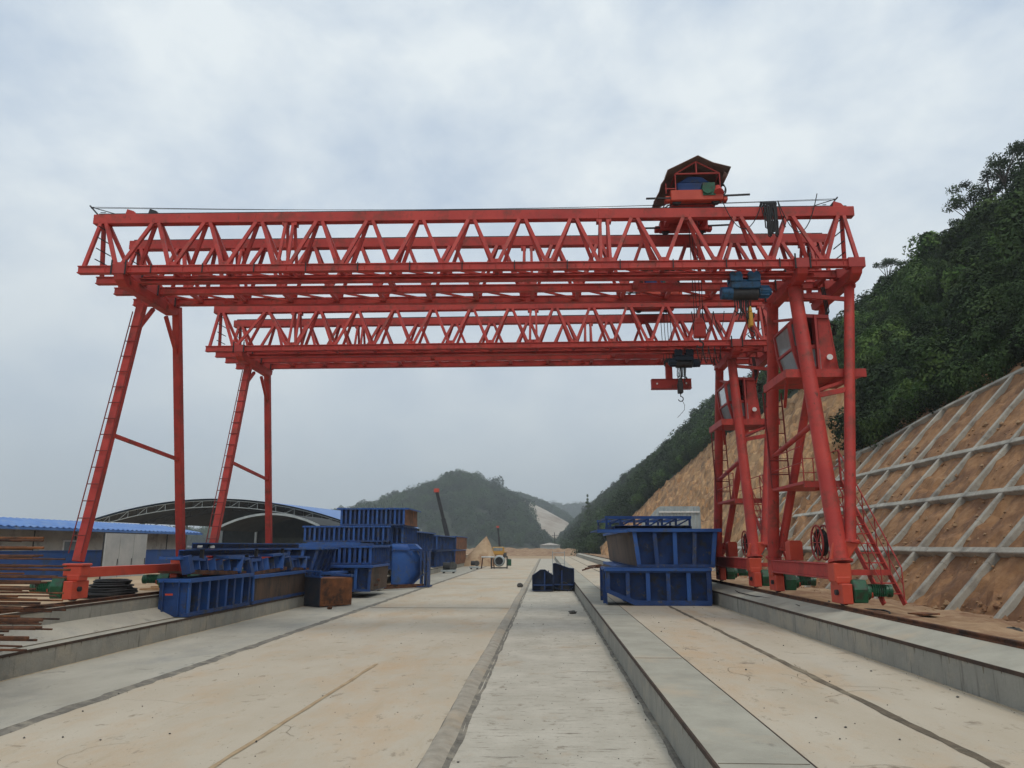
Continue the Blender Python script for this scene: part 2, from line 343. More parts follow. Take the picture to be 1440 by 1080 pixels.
# channel lip: a rounded fillet with grimy edges
def lip():
    b = MB(); n = 300
    prof = ((XL-.03, -.004), (XL+.0, .035), (XL+.07, .05), (XL+.16, .035), (XL+.25, .0), (XL+.31, -.024))
    for j in range(n+1):
        y = -4 + (YE+4)*(j/n)**1.8
        for i, (x, z) in enumerate(prof):
            b.v.append(Vector((x + .012*fbm(y*1.2, i*3, 1) + .03*fbm(y*.15, 0, 4), y, z + .008*fbm(y*3, i, 6))))
    k = len(prof)
    for j in range(n):
        for i in range(k-1):
            q = j*k+i; b.f.append((q, q+1, q+k+1, q+k))
    m1 = mat('lip_concrete', (.27, .24, .19), (.38, .34, .275), 4, .9, detail=10, bump=.4, c3=(.40, .30, .19), s3=.6, t3=(.5, .8))
    b2 = [0 if (i % (k-1)) in (1, 2, 3) else 1 for i in range(len(b.f))]
    return struct(b.build('channel_kerb', None, smooth=True, mats=[m1, M['grooved']], fm=b2))
lip()
ragged('dirt_streak', 'grooved', XL+.33, .05, -.014, jit=.04, h=.003)
ragged('dirt_streak', 'grooved', XG-.03, .07, -.012, jit=.02, h=.003)
def tyre_track():          # reddish brown drag line over the dusty slab
    b = MB(); n = 60
    for j in range(n+1):
        y = 5.5 + 11*j/n; a = .035+.012*fbm(y*2, 0, 0)
        x = -3.78+.022*(y-6)+.02*fbm(y*.6, 4, 4)
        b.v += [Vector((x-a, y, .0085)), Vector((x+a, y, .0085))]
    for j in range(n): b.f.append((2*j, 2*j+1, 2*j+3, 2*j+2))
    return struct(b.build('drag_mark', mat('drag_mark_dirt', (.33, .23, .13), (.44, .33, .2), 3, .95)))
tyre_track()
def kerb(name, x0, x1, z0, z1, facex, y0, y1, label=None):
    # body, top skin and the rusty steel angle along the arris
    b = MB(); b.box(x0, x1, y0, y1, z0-.3, z1)
    o = struct(b.build(name, None, mats=[M['kerb'], M['face']], fm=[1, 0, 1, 1, 1, 1]))
    e = MB()
    if facex > 0: e.box(x1-.016, x1+.01, y0-.002, y1+.002, z1-.045, z1+.006)
    else: e.box(x0-.01, x0+.016, y0-.002, y1+.002, z1-.045, z1+.006)
    me = mat('kerb_edge_angle', (.035, .022, .016), (.075, .045, .03), 4, .85) if 'edge' not in M else M['edge']
    M['edge'] = me
    o2 = e.build('edge_angle', me); o2.parent = o; return o
kerb('kerb', XG, XG2, 0, KZ, -1, -4, YE)
def side_kerb():      # right kerb: its top rises gently from the arris to the crane rail
    b = MB().prism([(XI, KZ-.3), (XI, .90), (XI+.62, ZR), (XI+.86, ZR), (XI+.86, KZ-.3)], -4, YE)
    o = struct(b.build('kerb', None, mats=[M['kerb'], M['face']], fm=[1, 0, 0, 1, 1, 1, 1]))
    e = MB().box(XI-.01, XI+.016, -4.002, YE+.002, .855, .906).build('edge_angle', M['edge']); e.parent = o

kerb('kerb', XBT, XB, 0, KZ, 1, -4, 32)
side_kerb()
kerb('kerb', XBT, XB, 0, KZ, 1, 39, 47)
kerb('kerb', XBT, XB, 0, KZ, 1, 53, YE)
kerb('kerb', XA-.45, XA, .45, ZL, 1, -4, YE)
for y in [7.6, 14.3, 23, 37, 60]:       # saw cuts across kerb tops and slabs
    struct(MB().box(XG+.03, XG2-.02, y, y+.009, KZ+.001, KZ+.0045).build('slab_joint', 'groove'))
for y in [31, 58, 95]:
    struct(MB().box(XD+.2, XL-.05, y, y+.05, .002, .0065+.003).build('slab_joint', 'groove'))
struct(MB().box(XG2-.004, XG2+.014, -4, YE, KZ-.1, KZ+.0035).build('slab_joint', M['edge']))

def hose():
    rn = random.Random(9); pts_ = [(XI+.35+.12*math.sin(k*.55)+rn.uniform(-.03, .03), 19.2+.55*k, .99) for k in range(16)]
    solo(MB().path(pts_, .014), 'power_cable', 'rope', 'thin black cable snaking along the top of the right kerb beside the crane feet', 'cable')
    pts_ = [(7.3+.25*math.sin(k*.7), 17.2+.4*k, .97+.02*math.sin(k)) for k in range(12)]
    solo(MB().path(pts_, .022), 'supply_hose', 'dark', 'dark hose lying on the dirt behind the near right crane foot', 'hose')
    solo(MB().box(8.0, 8.5, 17.5, 17.9, .93, .96).rot((8.2, 17.7, .9), .4), 'scrap_board', 'rust_o', 'square brown board lying on the dirt below the slope ribs', 'board')
hose()
def kerb_drips(x, z, side, y1, n, seed):        # dark drips and chipped spots below the steel arris
    rn = random.Random(seed); b = MB(); y = 4.0
    while y < y1:
        y += rn.uniform(.12, .62); l = rn.choice((.02, .03, .05, .09)); w_ = rn.uniform(.008, .022)
        x0, x1 = (x-.0025, x-.001) if side < 0 else (x+.001, x+.0025)
        b.quad((x-.0025 if side < 0 else x+.0025, y-w_, z-.045), (x-.0025 if side < 0 else x+.0025, y+w_, z-.045), (x-.0025 if side < 0 else x+.0025, y+w_*.4, z-.045-l), (x-.0025 if side < 0 else x+.0025, y-w_*.2, z-.045-l))
    struct(b.build('kerb_stains', 'groove'))
kerb_drips(XI, .90, -1, 40, 0, 1); kerb_drips(XG, KZ, -1, 30, 0, 2); kerb_drips(XB, KZ, 1, 32, 0, 3)
M['dust'] = mat('kerb_foot_dust', (.34, .27, .18), (.44, .37, .27), 4, .95, detail=8, bump=.5)
ragged('kerb_foot_dust', 'dust', XI-.04, .12, KZ-.002, jit=.03, h=.012)
ragged('kerb_foot_dust', 'dust', XB+.05, .10, -.002, jit=.03, h=.010)
ragged('kerb_foot_dust', 'grooved', XG-.05, .09, -.022, jit=.03, h=.008)
def cracks():
    rn = random.Random(21); b = MB()
    for k in range(26):
        zone = rn.choice(((XD+.4, XL-.2, .005), (XG2+.15, XI-.15, KZ+.005), (XG2+.15, XI-.15, KZ+.005), (XB+.3, XD-.3, .005)))
        x = rn.uniform(zone[0], zone[1]); y = 5.5+rn.random()**1.6*28; a = rn.uniform(0, 3.14); w = rn.uniform(.002, .005); p = Vector((x, y, zone[2]))
        for i in range(rn.randint(5, 14)):
            a += rn.uniform(-.6, .6); q = p + Vector((math.cos(a), math.sin(a), 0))*rn.uniform(.06, .2)
            if not zone[0] < q.x < zone[1]: break
            n_ = Vector((-math.sin(a), math.cos(a), 0))*w; b.quad(p-n_, q-n_, q+n_, p+n_); p = q
    struct(b.build('slab_cracks', 'groove'))
cracks()
# crane rails: steel rail on a ragged grout line
for xr, z in ((6.37, ZR), (-11.13, ZL)):
    o = MB().box(xr-.06, xr+.06, -4, 149, z-.01, z+.02).box(xr-.02, xr+.02, -4, 149, z+.02, z+.06).box(xr-.035, xr+.035, -4, 149, z+.06, z+.08).build('crane_rail', 'rust')
    tag(o, 'rusty steel crane rail on the ' + ('right hand kerb beside the dirt' if xr > 0 else 'left hand kerb by the rebar rack'), 'rail', 'crane rails')
    o['kind'] = 'structure'

# ------------------------------------------------------------------ hills
CUT = [(40, 10.0), (45, 11.2), (47, 11.8), (53, 12.3), (65, 13.0), (105, 13.1), (113, 13.3), (124, 12.6), (134, 11.5), (142, 10.2), (150, 8)]
def lerp_tab(t, x):
    if x <= t[0][0]: return t[0][1]
    for (a, p), (b_, q) in zip(t, t[1:]):
        if x <= b_: return p + (q-p)*(x-a)/(b_-a)
    return t[-1][1]
def sstep(a, b_, x): x = max(0, min(1, (x-a)/(b_-a))); return x*x*(3-2*x)
LTOP = [(0, 13), (20, 10.9), (29, 9.1), (35, 8.3), (39.3, 7.4), (44, 7.2), (50, 8.2), (56, 7)]     # lattice top height along the yard
def hill_z(X, Y):
    z_lat = (X-9.5)/.97 - .20
    zn = (X-8)/.97; b_ = lerp_tab(CUT, Y)
    zc = .9 + (X-b_)/.7
    z2 = min(zn, zc) if Y < 150 else zn - 1.5*sstep(150, 200, Y)
    k = sstep(43, 49, Y)
    z = z_lat*(1-k) + z2*k
    zmax = 32.5 - 4.0*(1-sstep(70, 130, Y)) + 2.2*math.sin(Y*.035+1) + 2.5*fbm(Y*.02, X*.02, 1)
    z = -2.2*math.log(math.exp(-z/2.2) + math.exp(-zmax/2.2)) if z < 60 else zmax
    return z*(1-sstep(640, 800, Y))
def is_cut(X, Y): return 40 < Y < 146 and (.9 + (X-lerp_tab(CUT, Y))/.7) < (X-8)/.97 + .2
def hillside():
    xs = [10.0 + .24*i for i in range(80)]; x = xs[-1]
    while x < 120: x += .6 + (x-28)*.06; xs.append(x)
    ys = []; y = -6
    while y < 820: ys.append(y); y += .3 if y < 52 else .8 if y < 150 else 6
    b = MB(); fm = []
    for Y in ys:
        for X in xs:
            z = hill_z(X, Y)
            if Y < 150 and X < 40:
                cut = is_cut(X, Y)
                z += (.11 if not cut else .75)*fbm(X*.9, Y*.9, z*.6) + (.12 if not cut else .45)*fbm(X*2.6, Y*2.6, z*2, 5) + .05*noise.noise(Vector((X*7, Y*7, 1)))
            if X < 10.5: z = max(.25, z)
            b.v.append(Vector((X, Y, max(z, -.5))))
    nx = len(xs)
    for j in range(len(ys)-1):
        for i in range(nx-1):
            a = j*nx+i; b.f.append((a, a+1, a+nx+1, a+nx)); X, Y = xs[i], ys[j]
            z = hill_z(X, Y)
            if is_cut(X, Y) and Y > 44.5: fm.append(1)
            elif Y < 46 and z < lerp_tab(LTOP, Y)+1.0: fm.append(0)
            else: fm.append(2)
    struct(b.build('hillside', None, smooth=False, mats=[M['soil'], M['soilp'], M['floor']], fm=fm))
hillside()

# concrete lattice on the near slope
def lattice():
    root = thing('slope_lattice', (10.24, 26, .8), 'grey concrete grid of ribs and beams holding the orange cut slope', 'retaining grid')
    U = Vector((.97, 0, 1)).normalized(); Nn = Vector((-1, 0, .97)).normalized()
    P = lambda z, Y, d=0: Vector((9.5+.97*z, Y, z)) + Nn*d
    ys = [20.82 + 2.2*i for i in range(-9, 14)]
    for i, y in enumerate(ys):
        top = lerp_tab(LTOP, y)
        b = MB(); n = 8; pts = [P(.72+(top-.72)*j/n, y + .03*fbm(j, y, 0), -.16) for j in range(n+1)]
        for a, c in zip(pts, pts[1:]): b.bar(a, c + (c-a)*.01, .175, .34, Nn)
        b.build('rib', 'rib', root, bev=.02)
    for zb in (2.29, 3.98, 5.72, 7.5):
        b = MB(); y = -2.0; ye = 51.0 if zb < 7 else 21.2
        while y < ye:
            y2 = min(y+2.2, ye); b.bar(P(zb+.02*fbm(y, zb, 2), y, -.17), P(zb+.02*fbm(y2, zb, 2), y2, -.17), .40, .21, U); y = y2
        b.build('beam', 'rib', root, bev=.02)
    b = MB(); y = 12.0
    while y < 49: b.bar(P(lerp_tab(LTOP, y)-.05, y, -.15), P(lerp_tab(LTOP, y+1)-.05, y+1, -.15), .34, .22, U); y += 1
    b.build('edge_beam', 'rib', root, bev=.02)
    return root
lattice()
def clods():          # loose clods and stones over the soil between ribs and at the slope foot
    b = MB(); 
    for k in range(1700):
        Y = random.uniform(8, 46); z = random.uniform(.5, 7.0) if k % 3 else random.uniform(.5, 1.2)
        X = 9.5 + .97*z if z > .85 else random.uniform(7.2, 10.3); s = random.uniform(.02, .075)*random.choice((1, 1, 1, 1.9))
        c = Vector((X, Y, hill_z(X, Y)+.02 if z > .85 else .80))
        n0 = len(b.v)
        for t in range(6):
            d = [Vector((1,0,0)), Vector((-1,0,0)), Vector((0,1,0)), Vector((0,-1,0)), Vector((0,0,1)), Vector((0,0,-1))][t]
            b.v.append(c + d*s*random.uniform(.6, 1.2))
        for t in ((0,2,4),(2,1,4),(1,3,4),(3,0,4),(2,0,5),(1,2,5),(3,1,5),(0,3,5)): b.f.append(tuple(n0+q for q in t))
    tag(b.build('soil_clods', 'foot'), 'loose clods of orange earth scattered over the cut slope', 'clods', kind='stuff')
clods()

# far hills
def hill_strip(name, Y0, depth, prof, m, back=200, tree=0, cutx=None):
    pts = [(at(px, py, Y0).x, max(at(px, py, Y0).z - tree, -2)) for px, py in prof]
    x0, x1 = pts[0][0], pts[-1][0]; n = 150
    b = MB(); fm = []
    rows = [0, .12, .25, .38, .5, .62, .74, .86, 1.0, 1.3, 2.0]
    for r in rows:
        for i in range(n+1):
            x = x0 + (x1-x0)*i/n; h = lerp_tab(pts, x)
            if r <= 1: y = Y0 - depth*(1-r); z = h*math.sin(r*math.pi/2)**.9
            else: y = Y0 + back*(r-1); z = h*(2-r)
            z += (h*.07)*fbm(x*.012, y*.012, 5)*(1 if 0 < r < 1 else 0)
            b.v.append(Vector((x, y, z-.5)))
    for j in range(len(rows)-1):
        for i in range(n):
            a = j*(n+1)+i; b.f.append((a, a+1, a+n+2, a+n+1))
            fm.append(1 if cutx and cutx[0] < (x0+(x1-x0)*i/n) < cutx[1] and rows[j] < .9 else 0)
    struct(b.build(name, None, smooth=True, mats=[M[m], M['palecut']], fm=fm)); return pts
H1 = [(-400, 768), (-200, 764), (100, 758), (300, 752), (420, 738), (480, 722), (530, 712), (590, 690), (620, 680), (635, 669), (650, 666), (668, 671), (690, 681), (712, 691), (730, 703), (742, 722), (756, 746), (772, 762), (790, 768)]
h1 = hill_strip('far_hill', 600, 150, H1, 'floor', tree=7)
H2 = [(640, 768), (690, 705), (725, 696), (741, 700), (770, 712), (800, 730), (812, 740), (830, 752), (900, 768)]
h2 = hill_strip('distant_hill', 900, 260, H2, 'floor', tree=5, cutx=(at(732, 700, 900).x, at(800, 740, 900).x))
H3 = [(640, 768), (720, 724), (780, 717), (823, 720), (880, 712), (960, 730), (1100, 768)]
h3 = hill_strip('hazy_hill', 1500, 250, H3, 'floor', tree=0)

# ------------------------------------------------------------------ vegetation
def leaf_clump(n, size, rnd, flat=.8, holes=.0):
    b = MB(); lobes = [(Vector((0, 0, .1)), .72)]
    for i in range(7):
        a = rnd.uniform(0, 6.28); lobes.append((Vector((math.cos(a)*rnd.uniform(.3, .62), math.sin(a)*rnd.uniform(.3, .62), rnd.uniform(-.2, .62))), rnd.uniform(.24, .46)))
    for i in range(n):
        c, r = rnd.choice(lobes) if rnd.random() < .85 else lobes[0]
        d = Vector((rnd.gauss(0, 1), rnd.gauss(0, 1), rnd.gauss(0, 1)+.25)).normalized()
        p = c + d*r*rnd.uniform(.72, 1.08); p.z *= flat
        nn = (d + Vector((rnd.gauss(0, .5), rnd.gauss(0, .5), rnd.gauss(0, .5)+.3))).normalized()
        x = nn.cross(Vector((rnd.gauss(0, 1), rnd.gauss(0, 1), rnd.gauss(0, 1)))).normalized(); y = nn.cross(x)
        s = size*rnd.uniform(.55, 1.3)
        b.quad(p-x*s*.5, p-y*s*.28, p+x*s*.6, p+y*s*.28)
    return b
PROTO = []
for i in range(6):
    b = leaf_clump(2100 if i < 4 else 1700, .112 if i < 4 else .13, random.Random(40+i), flat=(.85, .75, 1.0, .9, 1.25, 1.1)[i])
    me = bpy.data.meshes.new('leaf_clump'); me.from_pydata(b.v, [], b.f); me.materials.append(M['leaf' if i in (0, 1, 3) else 'leafd'])
    PROTO.append(bpy.data.objects.new('leaf_clump', me))
def scatter(name, pts, label, cat):          # pts: (pos, scale, idx)
    me = bpy.data.meshes.new(name); me.from_pydata([p[0] for p in pts], [], [])
    a = me.attributes.new('sc', 'FLOAT_VECTOR', 'POINT'); r = me.attributes.new('rz', 'FLOAT_VECTOR', 'POINT'); k = me.attributes.new('ix', 'INT', 'POINT')
    a, r, k = me.attributes['sc'], me.attributes['rz'], me.attributes['ix']
    for i, p in enumerate(pts):
        s = p[1]; a.data[i].vector = (s*random.uniform(.85, 1.2), s*random.uniform(.85, 1.2), s*random.uniform(.8, 1.25))
        r.data[i].vector = (random.uniform(-.25, .25), random.uniform(-.25, .25), random.uniform(0, 6.28)); k.data[i].value = p[2]
    o = bpy.data.objects.new(name, me); COL.objects.link(o)
    g = bpy.data.node_groups.new(name, 'GeometryNodeTree')
    g.interface.new_socket('Geometry', in_out='INPUT', socket_type='NodeSocketGeometry')
    g.interface.new_socket('Geometry', in_out='OUTPUT', socket_type='NodeSocketGeometry')
    gi = g.nodes.new('NodeGroupInput'); go = g.nodes.new('NodeGroupOutput'); jn = g.nodes.new('GeometryNodeJoinGeometry')
    def attr(nm, ty):
        q = g.nodes.new('GeometryNodeInputNamedAttribute'); q.data_type = ty; q.inputs['Name'].default_value = nm; return q
    for i, pr in enumerate(PROTO):
        oi = g.nodes.new('GeometryNodeObjectInfo'); oi.inputs['Object'].default_value = pr; oi.inputs['As Instance'].default_value = True
        ip = g.nodes.new('GeometryNodeInstanceOnPoints'); cm = g.nodes.new('FunctionNodeCompare'); cm.data_type = 'INT'; cm.operation = 'EQUAL'
        ix = attr('ix', 'INT'); g.links.new([s for s in ix.outputs if s.enabled][0], cm.inputs[2]); cm.inputs[3].default_value = i
        g.links.new(gi.outputs[0], ip.inputs['Points']); g.links.new(cm.outputs[0], ip.inputs['Selection'])
        g.links.new(oi.outputs['Geometry'], ip.inputs['Instance'])
        q = attr('sc', 'FLOAT_VECTOR'); g.links.new([s for s in q.outputs if s.enabled][0], ip.inputs['Scale'])
        q = attr('rz', 'FLOAT_VECTOR'); g.links.new([s for s in q.outputs if s.enabled][0], ip.inputs['Rotation'])
        g.links.new(ip.outputs[0], jn.inputs[0])
    g.links.new(jn.outputs[0], go.inputs[0])
    md = o.modifiers.new('scatter', 'NODES'); md.node_group = g
    return tag(o, label, cat, kind='stuff')

pts = []
def put(X, Y, s, ix=None, dz=.35):
    pts.append((Vector((X, Y, hill_z(X, Y) + s*dz)), s, random.randrange(6) if ix is None else ix))
rr = random.Random(3)
n = 0
while n < 1900:                    # near slope above the lattice
    Y = rr.uniform(12, 62); X = rr.uniform(14, 50)
    z = hill_z(X, Y)
    if Y < 47 and z < lerp_tab(LTOP, Y) - .2: continue
    if is_cut(X, Y) and Y > 44: continue
    if X < Y*.25: continue
    f = fbm(X*.12, Y*.12, 7); s = rr.uniform(.65, 1.2)*(1+.35*f)*(1 if X < 30 else 1.3)*(rr.uniform(1.4, 1.9) if rr.random() < .12 else 1)
    put(X, Y, s, rr.choice((0, 1, 3, 2)) if f > -.1 else rr.choice((2, 4, 5))); n += 1
n = 0
while n < 1700:
    Y = rr.uniform(62, 155); X = rr.uniform(12, 52)
    if is_cut(X, Y): continue
    put(X, Y, rr.uniform(1.3, 2.3), rr.choice((0, 2, 4, 5, 3))); n += 1
n = 0
while n < 2600:
    Y = 150 + 560*rr.random()**1.3; X = rr.uniform(8, 56)
    put(X, Y, rr.uniform(2.0, 3.6)*(1+(Y-150)/700), rr.choice((2, 4, 5))); n += 1
for k in range(46):               # taller crowns on the ridge line
    Y = rr.uniform(55, 150); X = rr.uniform(40, 47); put(X, Y, rr.uniform(1.8, 3.0), rr.choice((2, 4, 5)), .9)
scatter('hillside_forest', pts, 'dense dark green forest and scrub covering the hill on the right', 'forest')
pts = []
for k in range(3400):
    X = rr.uniform(h1[0][0], h1[-1][0]); t = rr.random()**.6; h = lerp_tab(h1, X)
    if X < -420: continue
    pts.append((Vector((X, 600-150*(1-t), h*math.sin(t*math.pi/2)**.9 + 1)), rr.uniform(3.5, 8.5)*(1.35 if rr.random() < .08 else 1), rr.choice((2, 4, 5))))
scatter('far_hill_forest', pts, 'hazy blue green forest over the pointed far hill', 'forest')
pts = []
for k in range(700):
    X = rr.uniform(h2[0][0], h2[-1][0]); t = rr.random()**.6; h = lerp_tab(h2, X)
    cutm = at(728, 700, 900).x < X < at(802, 740, 900).x
    if cutm: t = rr.uniform(.93, 1)
    pts.append((Vector((X, 900-260*(1-t), h*math.sin(t*math.pi/2)**.9+1)), rr.uniform(5, 8), rr.choice((2, 4, 5))))
for k in range(500):
    X = rr.uniform(h3[0][0], h3[-1][0]); t = rr.random()**.5; h = lerp_tab(h3, X)
    pts.append((Vector((X, 1500-250*(1-t), h*math.sin(t*math.pi/2)**.9+2)), rr.uniform(10, 16), rr.choice((2, 4, 5))))
scatter('distant_forest', pts, 'pale hazy forest on the farthest hills beyond the pale cut', 'forest')

def tree(x, y, z, h, label, kind='broad', seed=1, cw=None):
    rn = random.Random(seed)
    root = thing('conifer_tree' if kind == 'cone' else 'broadleaf_tree', (x, y, z), label, 'tree', 'single trees on the skyline')
    t = MB(); top = Vector((x + rn.uniform(-.3, .3), y, z+h*.9)); t.tube((x, y, z-.5), top, h*.022, h*.006, 7)
    c = MB(); cw = cw or h*.3
    def leaves(p, r, n, s):
        for _ in range(n):
            d = Vector((rn.gauss(0, 1), rn.gauss(0, 1), rn.gauss(0, 1))).normalized(); q = p + Vector((d.x*r, d.y*r, d.z*r*.7))*rn.uniform(.4, 1.05)
            a = Vector((rn.gauss(0, 1), rn.gauss(0, 1), rn.gauss(0, 1))).normalized(); b_ = d.cross(a).normalized(); e = s*rn.uniform(.6, 1.3)
            c.quad(q-a*e*.5, q-b_*e*.3, q+a*e*.55, q+b_*e*.3)
    if kind == 'cone':
        for i in range(11):
            f = i/10; zz = z + h*(.25+.72*f); r = cw*(1-f)**.8*rn.uniform(.5, 1.15)
            for j in range(5):
                a = rn.uniform(0, 6.28); q = Vector((x+math.cos(a)*r, y+math.sin(a)*r, zz-.05*h*rn.random()))
                t.tube((x, y, zz), q, h*.006, h*.002, 4); leaves(q*.6+Vector((x, y, zz))*.4, r*.45+.1, 26, h*.035)
    else:
        for i in range(11):
            f = rn.uniform(.38, .95); a = rn.uniform(0, 6.28); rr_ = cw*rn.uniform(.35, 1)*(1.15-abs(f-.65))
            q = Vector((x+math.cos(a)*rr_, y+math.sin(a)*rr_, z+h*min(1, f+.12)))
            t.tube((x, y, z+h*f*.75), q, h*.010, h*.003, 5); leaves(q, cw*rn.uniform(.28, .48), 190, h*.032)
    t.build('trunk', 'bark', root, smooth=True); c.build('crown', 'leafd', root)
for i, (px, py, Y, h, lb) in enumerate([
    (1362, 268, 66, 6.0, 'tall loose tree standing lowest of the skyline trees on the right hill'),
    (1388, 245, 64, 5.5, 'gappy tree on the right skyline just right of the lowest tall one'),
    (1408, 222, 62, 6.5, 'tallest of the thin skyline trees at the top right of the hill'),
    (1434, 214, 60, 6.0, 'tree cut by the right edge of the photo on the hill top'),
    (1246, 372, 92, 6.0, 'round tree poking over the ridge just right of the near crane'),
    (988, 592, 200, 13.0, 'tree on the ridge just left of the far crane legs')]):
    p = at(px, py, Y); g = max(hill_z(p.x, Y)-.3, p.z-h); hh = p.z - g
    if hh < 3: g = p.z-3.5; hh = 3.5
    tree(p.x, Y, g, hh, lb, 'broad', 10+i, cw=max(1.3, h*.3))
p = at(826, 694, 260); tree(p.x, 260, 3, p.z-3, 'lone slim conifer rising at the left end of the wooded ridge', 'cone', 5, cw=2.9)

# ------------------------------------------------------------------ distant yard end
def berm():
    b = MB(); n = 90
    rows = [(-14, 0), (-9, .5), (-4, 1.4), (0, 1.75), (5, 1.7), (14, 0)]
    for dy, h in rows:
        for i in range(n+1):
            x = -34 + 76*i/n; k = sstep(-34, -26, x)
            b.v.append(Vector((x, 205+dy+5*fbm(x*.05, 1, 1), -.1 + h*k*(1+.35*fbm(x*.25, dy, 2)) + (.9*sstep(8, 16, x) if h else 0))))
    for j in range(len(rows)-1):
        for i in range(n):
            a = j*(n+1)+i; b.f.append((a, a+1, a+n+2, a+n+1))
    struct(b.build('earth_bank', 'foot', smooth=True))
berm()
def sand_pile():
    b = MB(); n = 26; m = 8; c = at(684, 776, 95); c.z = 0
    top = at(681, 752, 95).z
    for j in range(m+1):
        f = j/m
        for i in range(n):
            a = 2*math.pi*i/n; r = (1-f)*2.1*(1+.12*fbm(math.cos(a)*2, math.sin(a)*2, f*3))+.02
            b.v.append(Vector((c.x+r*math.cos(a)*1.15-.9*(1-f), c.y+r*math.sin(a), top*.95*f**.9)))
    for j in range(m):
        for i in range(n): b.f.append((j*n+i, j*n+(i+1)%n, (j+1)*n+(i+1)%n, (j+1)*n+i))
    b.f.append(tuple(m*n+i for i in range(n)))
    solo(b, 'sand_pile', 'sand', 'pointed tan sand pile at the far left end of the yard', 'sand pile', smooth=True)
sand_pile()

# ------------------------------------------------------------------ gantry cranes
def ladder(a, b_, wdt, root, name='ladder', step=.42, r=.016, side=(1, 0, 0)):
    a = Vector(a); b_ = Vector(b_); s = Vector(side).normalized()*wdt/2; m = MB()
    m.tube(a-s, b_-s, r, n=6).tube(a+s, b_+s, r, n=6); n = int((b_-a).length/step)
    for i in range(1, n): q = a.lerp(b_, i/n); m.tube(q-s, q+s, r*.8, n=5)
    return m.build(name, 'redd', root)

def truss(root, y0, wd, sk, x0, x1, joints, zb, zt, bay=1.31):
    """one girder: box top chord, two bottom chords, sloping diagonals in both faces"""
    g = MB().box(x0+.02, x1+.05, y0+wd/2-.11, y0+wd/2+.11, zt-.26, zt)
    for j in joints: g.box(j-.14, j+.14, y0+wd/2-.118, y0+wd/2+.118, zt-.268, zt+.008)
    tr = g.shear(sk).build('truss_girder', 'red', root, bev=.008)
    MB().bar((x0+.1, y0+wd/2, zt+.03), (x1-.1, y0+wd/2, zt+.03), .05, .06).shear(sk).build('trolley_rail', 'dark', tr)
    for s in (0, 1):
        yc = y0+wd*s; c = MB()
        c.box(x0, x1, yc-.085, yc+.085, zb, zb+.03).box(x0, x1, yc-.085, yc+.085, zb+.17, zb+.20).box(x0+.01, x1-.01, yc-.06, yc+.06, zb+.03, zb+.17)
        x = x0+.7
        while x < x1: c.box(x, x+.015, yc-.08, yc+.08, zb+.03, zb+.17); x += .66
        c.shear(sk).build('bottom_chord', 'red', tr, bev=.006)
    segs = []; e = [x0+1.0] + list(joints) + ([x1-.93] if x1-joints[-1] > 1.6 else [])
    for a, b_ in zip(e, e[1:]): segs.append((a+(.12 if a != e[0] else 0), b_-(.12 if b_ in joints else 0)))
    zt_, zb_ = zt-.26, zb+.20
    for xe, sg, xi in ((x0+.12, 1, x0+1.0), (x1-.12, -1, x1-.93)):
        if sg < 0 and len(e) == 1+len(joints): xi = joints[-1]+.12
        for s in (0, 1):
            yb = y0+wd*s; yt = y0+wd/2+(-.06 if s == 0 else .06)
            MB().bar((xe, yb, zb_-.02), (xe+sg*.10, yt, zt_+.03), .085, .085, (0, 1, .2)).shear(sk).build('diagonal', 'red', tr)
            MB().bar((xe+sg*.24, yt, zt_+.03), (xi-sg*.05, yb, zb_-.02), .085, .085, (0, 1, .2)).shear(sk).build('diagonal', 'red', tr)
    for a, b_ in segs:
        n = max(1, round((b_-a)/bay)); d = (b_-a)/n
        for i in range(n):
            l = a+d*i; m_ = l+d/2; r = l+d
            for s in (0, 1):
                yb = y0+wd*s; yt = y0+wd/2+(-.06 if s == 0 else .06)
                MB().bar((l+.05, yb, zb_-.02), (m_-.075, yt, zt_+.03), .085, .085, (0, 1, .2)).shear(sk).build('diagonal', 'red', tr)
                MB().bar((m_+.075, yt, zt_+.03), (r-.05, yb, zb_-.02), .085, .085, (0, 1, .2)).shear(sk).build('diagonal', 'red', tr)
        for i in range(n+1):
            l = a+d*i
            for s in (0, 1): MB().box(l-.13, l+.13, y0+wd*s-.012, y0+wd*s+.012, zb_-.005, zb_+.11).shear(sk).build('gusset_plate', 'red', tr)
            if i < n:
                m_ = l+d/2; MB().box(m_-.12, m_+.12, y0+wd/2-.07, y0+wd/2+.07, zt_-.05, zt_-.004).shear(sk).build('gusset_plate', 'red', tr)
        ti = MB()
        for i in range(n):
            l = a+d*i
            ti.box(l-.05, l+.05, y0+.08, y0+wd-.08, zb+.06, zb+.14)
            ti.bar((l, y0+.05, zb+.1), (l+d, y0+wd-.05, zb+.1), .05, .05)
        ti.shear(sk).build('floor_bracing', 'red', tr)
    for j in joints:
        for dx in (-.12, .12):
            for s in (0, 1):
                MB().bar((j+dx, y0+wd*s, zb_), (j+dx*.8, y0+wd/2+(-.05 if s == 0 else .05), zt_+.02), .07, .07, (0, 1, 0)).shear(sk).build('joint_post', 'red', tr)
        for q in (j-.12, j+.12): MB().box(q-.07, q+.07, y0+wd/2-.1, y0+wd/2+.1, zt_-.09, zt_-.003).shear(sk).build('splice_plate', 'red', tr)
    for xe, dx in ((x0+.3, .12), (x1-.35, -.12)):      # rungs in the end frames
        m = MB()
        for k in range(4): m.bar((xe, y0+.12, zb_+.25+k*.3), (xe+dx*.5, y0+wd-.12, zb_+.25+k*.3), .02, .02)
        m.shear(sk).build('end_rung', 'dark', tr)
    return tr

